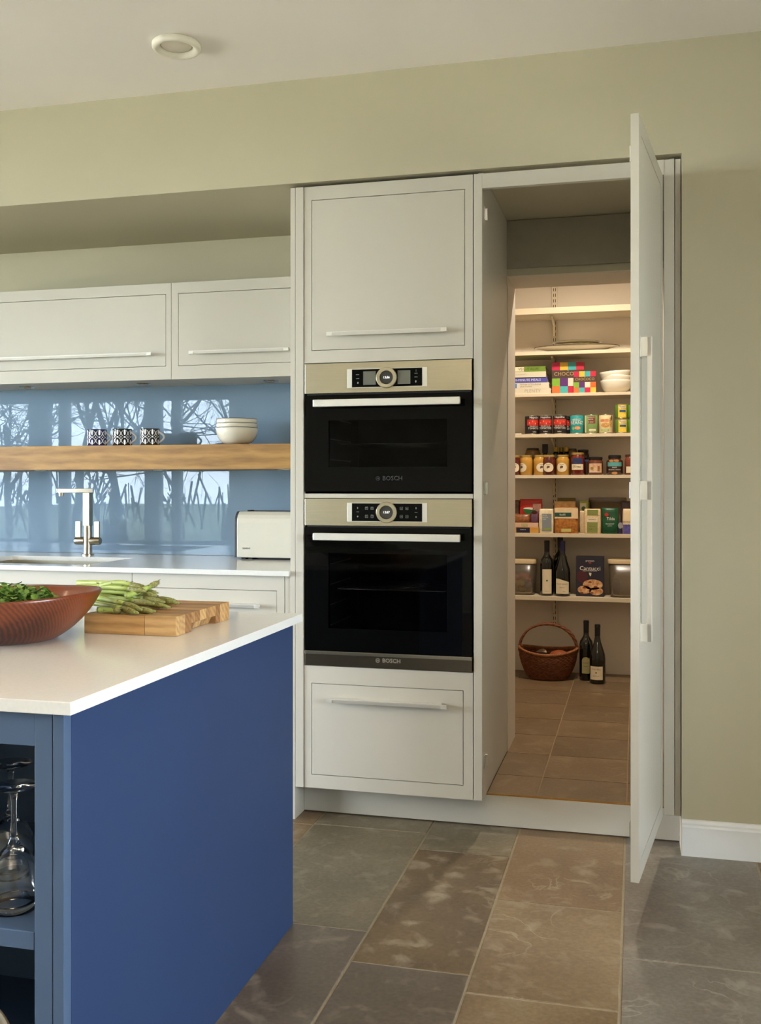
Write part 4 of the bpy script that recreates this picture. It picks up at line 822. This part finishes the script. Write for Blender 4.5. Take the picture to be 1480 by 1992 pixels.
# ---- platter and plates
z2 = 1.925; xp = ax(1121, YS + .12); RIMD = pm('dark rim line', (60, 48, 40), .3)
def plate(xc, yc, z, rx, ry, h, label, decor=False, name='plate', tilt=0):
    o = thing(name, label, 'plate', (xc, yc, z), group=None if name == 'platter' else 'plates stacked on the platter'); o.rotation_euler = (0, tilt, 0)
    part('dish', MB().lathe([(0, 0), (.42, 0), (.50, h * .30), (.96, h * .86), (1.0, h), (.97, h * 1.04), (.6, h * .5), (.5, h * .25), (0, h * .25)], 48, sx=rx, sy=ry), CERAM if not decor else pm('floral glaze', (214, 200, 164), .2, scale=30, rgb2=(150, 136, 84)), o, world=False)
    part('rim', MB().lathe([(.985, h * .97), (1.008, h * .98), (1.004, h * 1.06), (.985, h * 1.07)], 48, sx=rx, sy=ry, cap=False), RIMD, o, world=False)
plate(xp, YS + .125, z2, .236, .118, .034, 'large oval cream platter with dark rim on the second pantry shelf', name='platter')
plate(xp + .006, YS + .125, z2 + .0300, .140, .112, .014, 'lower flowery plate resting on the oval platter', True)
plate(xp + .002, YS + .125, z2 + .0455, .138, .112, .014, 'upper plate with dark rim on top of the plate stack', tilt=.01)
# ---- packets
z6 = .9195
def box_item(name, label, cat, u0, u1, v0, Yf, dep, m, z=z6, group='packets on the sixth pantry shelf', zb=None):
    xa, xb = ax(u0, Yf), ax(u1, Yf); zz0 = z if zb is None else zb; zz1 = az((u0 + u1) / 2, v0, Yf)
    o = thing(name, label, cat, ((xa + xb) / 2, Yf, zz0), group=group); part('carton', MB().box(xa, xb, Yf, Yf + dep, zz0, zz1), m, o, .0012); return o, xb - xa, zz1 - zz0
def pouch(name, label, u0, u1, v0, Yf, dep, m, z=z6, zb=None, pinch=.25, group='packets on the sixth pantry shelf', brick=False):
    xa, xb = ax(u0, Yf), ax(u1, Yf); zz0 = z if zb is None else zb; h = az((u0 + u1) / 2, v0, Yf) - zz0; hw = (xb - xa) / 2; hd = dep / 2
    o = thing(name, label, 'packet', ((xa + xb) / 2, Yf, zz0), group=group); e = 5 if brick else 3
    R = [(0, hw * .93, hd * .9, e), (h * .03, hw * .97, hd * .97, e), (h * .3, hw, hd, e), (h * .75, hw * .98, hd * (.98 if brick else .85), e), (h * .93, hw * .95, hd * (.9 if brick else pinch + .15), e), (h, hw * (.9 if brick else .97), hd * (.8 if brick else pinch), e)]
    part('bag', MB().loft(R, 28, (0, hd, 0)), m, o, world=False); return o, 2 * hw, h
o, w_, h = pouch('biscuit_packet', 'brown biscuit packet at the far left behind the red bag', 996, 1012, 973, YS + .10, .05, pm('brown wrapper', (104, 72, 44), .35, scale=60, rgb2=(70, 46, 30)))
# stacked left column: navy/yellow tin, flat pinkish box, pasta tray, purple pack, red bag
o, w_, h1 = box_item('flat_carton', 'flat navy and yellow carton at the bottom left of the packet shelf', 'box', 990, 1047.5, 1026, YS + .012, .12, pm('yellow carton', (204, 150, 66)))
decal(o, 'navy_patch', rect2d(w_ * .46, h1 * .96, 1, -.004, h1 / 2), pm('navy patch', (30, 28, 52)), d=.0005); decal(o, 'lettering', shift(text2d('FAMOUS', .008), -.004, h1 * .6), INKW, d=.0008)
o, w_, h2 = box_item('flat_carton', 'flat pale pink carton lying on the navy and yellow one', 'box', 985, 1046.5, 1017, YS + .014, .12, pm('pink cream carton', (214, 176, 148)), zb=z6 + h1 + .0005)
decal(o, 'green_print', rect2d(.035, h2 * .7, 1, .012, h2 / 2), pm('olive print', (150, 140, 84), scale=200, rgb2=(200, 190, 140)), d=.0005)
zq = z6 + h1 + h2 + .001
o, w_, h = pouch('pasta_packet', 'clear packet of brown pasta lying on the flat cartons', 994, 1031, 1000, YS + .02, .055, pm('brown pasta', (150, 92, 46), .35, scale=70, rgb2=(104, 62, 34), bump=.4), zb=zq, pinch=.4)
o, w_, h = pouch('snack_packet', 'small purple packet with dark top on the flat cartons', 1031.5, 1047, 994, YS + .02, .04, pm('purple wrapper', (84, 54, 82), .35, scale=50, rgb2=(110, 72, 90)), zb=zq)
decal(o, 'dark_top', ell2d(.034, .018, 0, h * .88), pm('maroon', (70, 16, 18)), d=-.002)
o, w_, h = pouch('rice_packet', 'red bag with a green bowl picture leaning at the back left', 1010, 1055, 971, YS + .080, .036, pm('red wrapper', (178, 30, 22), .3), zb=zq - .01, pinch=.3)
decal(o, 'green_bowl', poly2d([(-.045, h * .62), (.028, h * .56), (.02, h * .45), (.0, h * .38), (-.02, h * .40), (-.038, h * .50)]), pm('print green', (34, 104, 48)), d=.0025); decal(o, 'white_rice', ell2d(.06, .014, -.012, h * .62), INKW, d=.0022)
decal(o, 'pale_panel', rect2d(.045, .055, 1, .034, h * .62), pm('dusty pink print', (180, 132, 112), scale=150, rgb2=(150, 110, 96)), d=.0022)
o, w_, h = pouch('nut_packet', 'upright white packet with a grey label left of the pasta', 1047.5, 1076.5, 990, YS + .012, .045, pm('white film wrap', (214, 196, 158), .25, scale=40, rgb2=(232, 222, 196)), brick=True)
decal(o, 'grey_label', rect2d(w_ * .64, h * .72, 1, .004, h * .44), pm('slate label', (128, 136, 142)), d=.001); decal(o, 'green_patch', rect2d(w_ * .5, h * .07, 1, .006, h * .17), pm('lime patch', (140, 156, 66)), d=.0013); decal(o, 'lettering', merge(shift(text2d('whole', .011), -.008, h * .74), shift(text2d('blanched', .010), -.006, h * .66), shift(text2d('nuts', .011), -.009, h * .58)), INKW, d=.0014)
PAS = pm('pasta shapes', (190, 124, 52), .4, scale=75, rgb2=(140, 84, 32), bump=.5)
o, w_, h = pouch('pasta_packet', 'large clear packet of curly pasta with a green banner', 1077.5, 1125, 987, YS + .012, .06, PAS, brick=True)
decal(o, 'cream_label', rect2d(w_ * .96, h * .40, 1, 0, h * .77), pm('cream label', (222, 196, 156), var=.04, scale=30), d=.001); decal(o, 'green_banner', rect2d(w_ * .68, h * .16, 1, -w_ * .13, h * .72), pm('dark green banner', (26, 74, 60)), d=.0014); decal(o, 'lettering', merge(shift(text2d('fusilli', .016), -.02, h * .72), shift(text2d('pasta', .010), 0, h * .90)), INKW, d=.0018); decal(o, 'lime_patch', rect2d(w_ * .40, h * .12, 1, .0, h * .12), pm('pale lime', (190, 180, 104)), d=.0014)
o, w_, h = pouch('pasta_packet', 'second clear pasta packet half hidden behind the curly pasta', 1077, 1120, 975, YS + .085, .06, pm('pasta pale', (196, 148, 84), .35, scale=60, rgb2=(214, 180, 126)), pinch=.5)
o, w_, h = box_item('carton', 'olive green carton at the back behind the pasta', 'box', 1084, 1118.5, 968.5, YS + .165, .04, pm('olive card', (104, 92, 40)))
o, w_, h = box_item('tea_carton', 'small white and green carton with a leaf picture', 'box', 1127.5, 1144.5, 974.5, YS + .11, .05, pm('lime card', (150, 158, 70)))
decal(o, 'white_panel', rect2d(w_ * .72, h * .5, 1, -w_ * .1, h * .68), pm('pale card', (206, 206, 176)), d=.0005); decal(o, 'leaf_mark', ell2d(.024, .026, -w_ * .06, h * .76, 10), pm('leaf green', (70, 96, 50)), d=.0008)
RIC = pm('rice grains film', (206, 178, 132), .3, scale=160, rgb2=(224, 204, 166))
o, w_, h = pouch('rice_packet', 'narrow rice packet behind the green-labelled rice bag', 1126.5, 1148, 994, YS + .075, .05, RIC, brick=True)
o, w_, h = pouch('rice_packet', 'cream bag of rice with pale green label and folded top', 1135, 1169, 990, YS + .012, .055, RIC, brick=True)
decal(o, 'green_label', rect2d(w_ * .60, h * .42, 1, .0, h * .24), pm('sage label', (128, 136, 72)), d=.001); decal(o, 'green_label', rect2d(w_ * .62, h * .22, 1, .002, h * .86), pm('sage label', (128, 136, 72)), d=.001); decal(o, 'cream_band', rect2d(w_ * .60, h * .17, 1, .0, h * .56), PAPER, d=.001); decal(o, 'lettering', merge(shift(text2d('BASMATI', .010), 0, h * .57), shift(text2d('easy cook', .008), 0, h * .30), shift(text2d('rice', .012), -.01, h * .19)), pm('sage ink', (84, 90, 44)), d=.0014)
o, w_, h = pouch('rice_packet', 'dark green foil bag of rice with a red emblem', 1169.5, 1203, 988, YS + .012, .055, pm('dark green foil', (14, 62, 36), .25, scale=14, rgb2=(24, 84, 50), bump=.6), pinch=.3)
decal(o, 'red_emblem', ell2d(.022, .020, -.018, h * .74, 10), pm('emblem red', (188, 48, 38)), d=.001); decal(o, 'lettering', merge(shift(text2d('Tilda', .022), .004, h * .58), shift(text2d('FRAGRANT', .009), 0, h * .38), shift(text2d('jasmine', .008), 0, h * .31)), INKW, d=.001)
o, w_, h = pouch('snack_packet', 'small dark navy packet with a grey disc beside the green bag', 1200, 1213, 1016, YS + .025, .03, pm('navy wrapper', (36, 32, 62), .35)); decal(o, 'grey_disc', ell2d(.026, .034, 0, h * .72, 12), pm('grey print', (150, 146, 150)), d=.001)
o, w_, h = pouch('flour_packet', 'cream and purple paper bag at the right end beside the door', 1210.5, 1240, 990, YS + .016, .06, pm('cream paper bag', (224, 204, 166), .6), brick=True)
decal(o, 'purple_print', rect2d(w_ * .9, h * .36, 1, 0, h * .19), pm('purple print', (74, 66, 138), scale=60, rgb2=(96, 90, 160)), d=.001); decal(o, 'lettering', merge(shift(text2d('STRONG', .014), -.022, h * .48), shift(text2d('FLOUR', .014), -.022, h * .36)), pm('purple ink', (60, 54, 110)), d=.0014)
o, w_, h = pouch('snack_packet', 'dark wrapped packet at the back right above the cream bag', 1207, 1226, 975, YS + .080, .022, pm('brown dark wrapper', (64, 44, 44), .4, scale=50, rgb2=(40, 30, 34)))
TUB = glassy('frosted tub plastic', (.92, .89, .85), .12, .25, (206, 184, 150))
TUBL = mat('tub lid', (206, 184, 146), .4, alpha=1)
def tub(u0, u1, v0, Yf, dep, z, label, lid=True, group='clear food tubs in the pantry'):
    xa, xb = ax(u0, Yf), ax(u1, Yf); h = az((u0 + u1) / 2, v0, Yf) - z; hw = (xb - xa) / 2; hd = dep / 2; o = thing('food_tub', label, 'tub', ((xa + xb) / 2, Yf + hd, z), group=group); lh = .022 if lid else 0
    part('container', MB().loft([(0, hw * .80, hd * .8, 5), (.004, hw * .86, hd * .86, 5), (.02, hw * .90, hd * .9, 5), (h - lh, hw * .96, hd * .96, 5), (h - lh, hw * .93, hd * .93, 5), (.022, hw * .87, hd * .87, 5), (.006, hw * .80, hd * .80, 5)], 32), TUB, o, world=False)
    part('lid', MB().loft([(h - .024, hw * .985, hd * .985, 5), (h - .006, hw, hd, 5), (h - .002, hw * .98, hd * .98, 5), (h, hw * .90, hd * .9, 5)], 32), TUBL if lid else TUB, o, world=False, es=True); return o
tub(1144, 1219, 968, YS + .105, .12, z6, 'wide clear plastic tub at the back behind the rice bags', False)
z7 = .571
t_ = tub(968, 1042, 1088, YS + .02, .17, z7, 'clear lidded tub of pink packets left of the wine bottles')
for k, (dx, dz, c, r_) in enumerate([(.02, .105, (196, 40, 92), .026), (-.03, .10, (188, 44, 84), .028), (.055, .09, (190, 50, 90), .022), (-.01, .065, (186, 170, 128), .028), (.045, .050, (92, 88, 104), .026), (.0, .03, (150, 128, 92), .024), (-.055, .05, (110, 84, 60), .024)]):
    rr = random.Random(k); m = MB().loft([(-r_ * .7, r_ * .6, r_ * .5, 2.5), (-r_ * .3, r_, r_ * .8, 3), (r_ * .3, r_, r_ * .7, 3), (r_ * .7, r_ * .6, r_ * .4, 2.5)], 14)
    o = link('wrapped_sweet', m.mesh('wrapped_sweet'), pm('sweet %d' % k, c, .4, scale=80, var=.2), None, (t_.location.x + .02 + dx, t_.location.y - .025 + .02 * (k % 2), z7 + dz + .0), (rr.uniform(-.5, .5), rr.uniform(-.5, .5), rr.uniform(-1, 1)))
    tag(o, 'small %s bundle inside the left food tub%s' % ({0: 'bright pink', 1: 'bright pink', 2: 'bright pink', 3: 'cream', 4: 'grey violet', 5: 'tan', 6: 'brown'}[k], {0: ', centre top', 1: ', left of the others', 2: ', nearest its right wall'}.get(k, '')), 'bundle', 'bundles inside the left food tub')
t2 = tub(1181, 1262, 1089, YS + .015, .17, z7, 'clear lidded tub at the right end of the lowest shelf')
o = link('folded_bag', MB().loft([(0, .02, .012, 3), (.06, .024, .014, 3), (.09, .012, .01, 3)], 14).mesh('folded_bag'), pm('violet grey film', (92, 84, 110), .4), None, (ax(1199, YS + .09), YS + .09, z7 + .012)); tag(o, 'small violet bag inside the right-hand food tub', 'bag')
DG = mat('near black bottle glass', (16, 17, 12), .06, coat=.5)
def wine(u, Yc, z, h, r, cap, label, burg=False, lab=None, group=None):
    o = thing('wine_bottle', label, 'bottle', (ax(u, Yc), Yc, z), group=group)
    if burg: pr = [(0, .004), (r - .006, 0), (r, .005), (r, h * .42), (r * .93, h * .50), (r * .72, h * .59), (r * .45, h * .70), (.0145, h * .78), (.0138, h * .96)]
    else: pr = [(0, .004), (r - .004, 0), (r, .004), (r, h * .60), (r * .92, h * .655), (r * .65, h * .70), (.0155, h * .745), (.0140, h * .80), (.0140, h * .96)]
    part('bottle_glass', MB().lathe(pr, 32), DG, o, world=False); part('capsule', MB().lathe([(.0147, h * .80), (.0149, h * .955), (.0158, h * .957), (.0158, h * .975), (.0148, h * .978), (.0148, h), (.012, h)], 24), cap, o, world=False, es=True)
    if lab: lab(o, r + .0006, h)
    return o
CAPB = pm('black capsule', (20, 18, 20), .35); CAPN = pm('navy capsule', (36, 34, 84), .35)
def l1(o, r, h): decal(o, 'paper_label', rect2d(.056, .135, 10, .004, .080), PAPER, r=r); decal(o, 'green_emblem', ell2d(.010, .011, .004, .085, 10), pm('emblem green', (40, 110, 60)), r=r + .0004); decal(o, 'lettering', merge(shift(text2d('RISERVA', .007), .004, .026), shift(rect2d(.03, .0006), .004, .088)), INKG, r=r + .0004)
def l2(o, r, h):
    pts = [(-.038, .095), (-.015, .098), (.012, .090), (.042, .078), (.042, .016), (-.038, .016)]; vs, fs = rect2d(.080, .070, 12, .002, .05); vs = [(a, (b if b < .05 else .098 - .018 * max(0, (a + .02) / .06) - .0)) for a, b in vs]
    decal(o, 'paper_label', (vs, fs), PAPER, r=r); decal(o, 'lettering', merge(shift(text2d('PINOT GRIGIO', .010), 0, .068), shift(text2d('Riserva', .009), 0, .050), shift(text2d('Italia', .008), .012, .028)), pm('brown ink', (120, 90, 60)), r=r + .0004)
wine(1063.5, YS + .055, z7, .306, .036, CAPB, 'straight-shouldered wine bottle with tall cream label on the lowest shelf', lab=l1, group='wine bottles in the pantry')
wine(1094, YS + .050, z7, .305, .0430, CAPN, 'sloping-shouldered wine bottle with violet capsule and slanted cream label', True, l2, group='wine bottles in the pantry')
wine(1089.5, YS + .150, z7, .322, .040, CAPB, 'dark wine bottle standing behind the violet-capped one', False, None, group='wine bottles in the pantry')
o, w_, h = box_item('biscuit_box', 'dark upright biscuit box with almond biscuits pictured', 'box', 1120.5, 1174.5, 1082.5, YS + .045, .06, pm('midnight card', (40, 38, 50), .4), z=z7, group=None)
decal(o, 'red_glow', ell2d(w_ * .4, h * .32, -w_ * .28, h * .50), pm('dark red print', (74, 30, 38), scale=8), d=.0004)
decal(o, 'biscuit_picture', merge(ell2d(w_ * .72, h * .26, w_ * .1, h * .30), ell2d(w_ * .5, h * .2, -w_ * .2, h * .17), ell2d(w_ * .5, h * .2, w_ * .22, h * .14)), pm('baked biscuit', (170, 104, 56), .5, scale=45, rgb2=(222, 184, 136)), d=.0007)
decal(o, 'almond_picture', merge(*[ell2d(.020, .010, a, b, 10) for a, b in ((.0, h * .36), (.03, h * .25), (-.03, h * .22), (.01, h * .09), (-.045, h * .09))]), pm('almond brown', (120, 62, 34), scale=60), d=.0010)
decal(o, 'lettering', merge(shift(text2d('Cantucci', .032), 0, h * .70), shift(text2d('ALLA MANDORLA', .0095), 0, h * .64), shift(text2d('premium', .013), 0, h * .89)), INKW, d=.0010); decal(o, 'red_badge', ell2d(.016, .007, 0, h * .84, 10), pm('emblem red', (188, 48, 38)), d=.0010)
decal(o, 'map_mark', poly2d([(-.006, h * .60), (.008, h * .59), (.006, h * .53), (.001, h * .505), (-.004, h * .55)]), PAPER, d=.0010)
# ---- floor of the pantry
ZP = .112
def l3(o, r, h):
    decal(o, 'paper_label', merge(rect2d(.046, .070, 10, .0, .075), ell2d(.046, .040, 0, .110)), pm('mossy paper', (170, 160, 110), scale=40), r=r); decal(o, 'lettering', merge(shift(text2d('CHIANTI', .008), 0, .098), shift(text2d('classico', .008), 0, .080)), INK, r=r + .0006)
def l4(o, r, h): decal(o, 'paper_label', rect2d(.076, .072, 12, -.006, .060), PAPER, r=r); decal(o, 'lettering', merge(shift(text2d('CHATEAU', .011), -.006, .080), shift(text2d('grand vin', .009), -.006, .045), shift(ell2d(.010, .008), -.006, .062)), pm('brown ink', (120, 90, 60)), r=r + .0004)
wine(1140, 5.655, ZP, .327, .037, CAPB, 'taller wine bottle on the pantry floor with arched green label', lab=l3, group='wine bottles in the pantry')
wine(1162, 5.575, ZP, .318, .0425, CAPB, 'front wine bottle on the pantry floor with square cream label', True, l4, group='wine bottles in the pantry')
# wicker basket
bkx, bky = ax(1066, 5.66), 5.66
wk = thing('wicker_basket', 'brown wicker basket with a tall hoop handle on the pantry floor', 'basket', (bkx, bky, ZP))
WK = mat('brown willow', (96, 52, 26), .55, scale=60, rgb2=(128, 72, 36)); WKL = mat('pale willow', (136, 84, 46), .55, scale=60, rgb2=(158, 100, 56))
def br(t): return .105 + .052 * math.sin(min(t, 1) * PI / 2) ** .8
H_ = .155; mbk = MB(); NS = 36; rows = 19
for k in range(rows):
    t = k / (rows - 1); z = .006 + (H_ - .012) * t; rr = br(t); P = []
    for i in range(NS * 2 + 1):
        a = 2 * PI * i / (NS * 2); w2 = .0028 * math.cos(NS * a + PI * (k % 2)); P.append(((rr + w2) * math.cos(a), (rr + w2) * .86 * math.sin(a), z + .012 * t * math.cos(2 * a)))
    mbk.tube(P, .0042, 5, cap=False)
part('weave', mbk, WK, wk, world=False)['kind'] = 'stuff'
sk_ = MB()
for i in range(NS):
    a = 2 * PI * i / NS; sk_.tube([(br(t) * math.cos(a), br(t) * .86 * math.sin(a), .004 + H_ * t + .012 * t * math.cos(2 * a)) for t in (0, .25, .5, .75, 1)], .0022, 4)
part('stakes', sk_, WK, wk, world=False)['kind'] = 'stuff'
part('base', MB().lathe([(0, 0), (.104, 0), (.106, .006), (0, .008)], 36, sy=.86), WK, wk, world=False)
rim = MB()
for ph in (0, 2.1, 4.2):
    P = []
    for i in range(145):
        a = 2 * PI * i / 144; R2 = br(1) + .003 + .004 * math.cos(30 * a + ph); P.append((R2 * math.cos(a), R2 * .86 * math.sin(a), H_ + .003 + .012 * math.cos(2 * a) + .004 * math.sin(30 * a + ph)))
    rim.tube(P, .0042, 6, cap=False)
part('rim', rim, WKL, wk, world=False)
hn = MB()
for ph in (0, 2.1, 4.2):
    P = []
    for i in range(61):
        t = i / 60; a = PI * t; x_ = -(br(1) + .002) * math.cos(a); z_ = H_ - .010 + (.310 - H_) * math.sin(a) ** .85; P.append((x_ + .0035 * math.cos(a * 9 + ph), .0045 * math.sin(a * 9 + ph), z_ + .003 * math.cos(a * 9 + ph)))
    hn.tube(P, .0058, 7)
part('handle', hn, WK, wk, world=False)
o = link('orange_cloth', MB().loft([(0, .05, .04, 2), (.03, .062, .05, 2.2), (.055, .045, .04, 2), (.066, .015, .015, 2)], 20).mesh('orange_cloth'), pm('rust orange', (150, 74, 34), .6), None, (bkx + .065, bky - .05, ZP + .098)); tag(o, 'rust orange rounded bundle inside the wicker basket', 'bundle')
cr_ = MB(); cr_.add([(-.03, 0, 0), (-.01, -.01, .018), (.0, .01, .004), (.012, -.006, .022), (.026, .004, .014), (.03, 0, 0), (0, .02, -.004)], [(0, 1, 2), (2, 1, 3), (2, 3, 4), (4, 5, 2), (0, 2, 6), (2, 5, 6)])
o = link('paper_scrap', cr_.mesh('paper_scrap'), PAPER, None, (bkx - .03, bky - .095, ZP + .155)); tag(o, 'crumpled cream paper poking over the rim of the wicker basket', 'paper')
# filling so the basket reads as full
o = link('brown_cloth', MB().loft([(0, .095, .078, 2), (.07, .120, .10, 2), (.105, .10, .085, 2), (.118, .05, .04, 2)], 28).mesh('brown_cloth'), pm('dark brown cloth', (58, 40, 28), .9), None, (bkx, bky, ZP + .010)); tag(o, 'dark brown cloth lying in the bottom of the wicker basket', 'cloth')
# ================================================================ LAMPS
def downlight(x, y, z, label, power, cone, blend=.6, col=None, group='recessed ceiling downlights', tilt=(0, 0, 0), size=.05):
    o = thing('ceiling_downlight', label, 'light', (x, y, z), group=group)
    part('bezel', MB().lathe([(.038, 0), (.038, -.003), (.050, -.004), (.052, 0)], 28, cap=False), TRIMW, o, world=False)
    part('lamp_lens', MB().lathe([(0, -.0008), (.036, -.0008)], 24, cap=False), emis('lamp glow', (255, 226, 190), 4) if 'lamp glow' not in MATS else MATS['lamp glow'], o, world=False)
    l = bpy.data.lights.new('lamp', 'SPOT'); l.energy = power; l.color = col or LAMP_COL; l.spot_size = cone; l.spot_blend = blend; l.shadow_soft_size = size
    q = bpy.data.objects.new('lamp', l); COL.objects.link(q); q.parent = o; q.location = (0, 0, -.02); q.rotation_euler = tilt
downlight(-.25, 4.85, 2.66, 'warm recessed downlight in the pantry ceiling in front of the shelves', PANTRY_SPOT, math.radians(165), .8, (1.0, .86, .69))
for k, (x, y, p) in enumerate([(-3.4, 1.6, 1), (-1.9, .9, 1), (-.3, 1.5, 1), (1.6, 1.6, .6), (-4.9, 1.8, 1)]):  # out-of-view fill lamps added to warm the cabinet fronts and floor
    downlight(x, y, ZC, ['warm recessed kitchen downlight above the far left of the island', 'warm recessed kitchen downlight above the island', 'warm recessed kitchen downlight above the walkway', 'warm recessed kitchen downlight at the right of the room', 'warm recessed kitchen downlight at the left end of the kitchen'][k], ADDED_SPOT * p, math.radians(140), .9)
ul = thing('floor_uplighter', 'slim steel uplighter floor lamp behind the camera washing the ceiling', 'lamp', (-.5, -1.2, 0))  # unseen lamp, added as fill for the ceiling and upper walls
part('base', MB().lathe([(0, 0), (.14, 0), (.14, .012), (.012, .020)], 32), STEEL, ul, world=False); part('pole', MB().lathe([(.011, .018), (.011, 1.74)], 16), STEEL, ul, world=False)
part('shade', MB().lathe([(.015, 1.73), (.06, 1.75), (.13, 1.80), (.127, 1.80), (.058, 1.757), (.012, 1.742)], 32, cap=False), STEEL, ul, world=False)
l = bpy.data.lights.new('uplight', 'SPOT'); l.energy = ADDED_UPLIGHT; l.color = (1.0, .90, .74); l.spot_size = math.radians(84); l.spot_blend = .9; l.shadow_soft_size = .06
q = bpy.data.objects.new('uplight', l); COL.objects.link(q); q.parent = ul; q.location = (0, 0, 1.79); q.rotation_euler = (PI / 2 + math.radians(48), 0, 0)
# ================================================================ GARDEN TREES (mirrored in the splashback)
BARK = mat('grey winter bark', (62, 56, 50), .9, var=.2, scale=20)
def tree(x, y, h, seed, label):
    R = random.Random(seed); o = thing('winter_tree', label, 'tree', (x, y, -.2), group='bare winter trees outside'); tk = MB(); brn = MB()
    def grow(p, d, ln, r, lev):
        n = 4 if lev < 3 else 2; P = [p]; q = p.copy(); dd = d.copy()
        for i in range(n): dd = (dd + Vector((R.uniform(-.22, .22), R.uniform(-.22, .22), R.uniform(-.06, .12)))).normalized(); q = q + dd * ln / n; P.append(q.copy())
        (tk if lev == 0 else brn).tube(P, [r * (1 - .45 * i / n) for i in range(n + 1)], 6 if lev < 2 else 3, cap=False)
        if lev >= 5: return
        kids = [6, 5, 4, 3, 3][lev]
        for i in range(kids):
            t = R.uniform(.35, 1.0); b = P[min(n, max(1, int(round(t * n))))]; a = R.uniform(0, 2 * PI); sp_ = R.uniform(.45, 1.05); pv = dd.orthogonal().normalized(); pv.rotate(Matrix.Rotation(a, 3, dd)); nd = (dd * math.cos(sp_) + pv * math.sin(sp_)).normalized()
            grow(b, nd, ln * R.uniform(.55, .75), r * .5, lev + 1)
    grow(Vector((0, 0, 0)), Vector((R.uniform(-.08, .08), 0, 1)).normalized(), h * .42, h * .013, 0)
    part('trunk', tk, BARK, o, world=False); part('branches', brn, BARK, o, world=False)['kind'] = 'stuff'
spots = [(-11.66, -8.8, 6.2), (-11.35, -12.5, 8), (-7.98, -8.6, 6), (-8.76, -12.4, 7.5), (-14.2, -15.2, 9)]
TL = ['bare winter tree mirrored at the far left edge of the blue glass', 'tall bare winter tree mirrored above the middle mug', 'bare winter tree mirrored between the mugs and the white bowls', 'tall bare winter tree mirrored close behind the white bowls', 'furthest bare winter tree, mirrored behind the tap']
for k, (x, y, h) in enumerate(spots): tree(x, y, h, 20 + k, TL[k])
hg = MB(); Rg = random.Random(5)
for i in range(500):
    c = Vector((Rg.uniform(-26, 0), Rg.uniform(-17.5, -16), Rg.uniform(-.1, .9 + .4 * math.sin(i)))); d = Vector((Rg.uniform(-.5, .5), Rg.uniform(-.3, .3), Rg.uniform(.4, 1))).normalized(); hg.tube([c, c + d * Rg.uniform(.5, 1.1)], Rg.uniform(.015, .04), 3, cap=False)
o = link('hedge', hg.mesh('hedge'), BARK); tag(o, 'dense bare hedge at the end of the garden, mirrored in the blue glass', 'hedge', None, 'stuff')
# tall column radiator on the rear wall (its stripes show in the glass)
rd = thing('radiator', 'tall white column radiator on the wall behind the camera', 'radiator', (-4.05, YB + .05, .3))
for k in range(6): part('column', MB().lathe([(.014, .35), (.014, 2.05)], 12, (-4.18 + .055 * k, YB + .075, 0)), TRIMW, rd)
for zz in (.38, 2.02): part('header', MB().tube([(-4.20, YB + .075, zz), (-3.885, YB + .075, zz)], .018, 10), TRIMW, rd)
part('wall_bracket', MB().box(-4.06, -4.03, YB + .001, YB + .06, 1.1, 1.15), TRIMW, rd)
print('objects', len(bpy.data.objects), 'tiles', tiles)
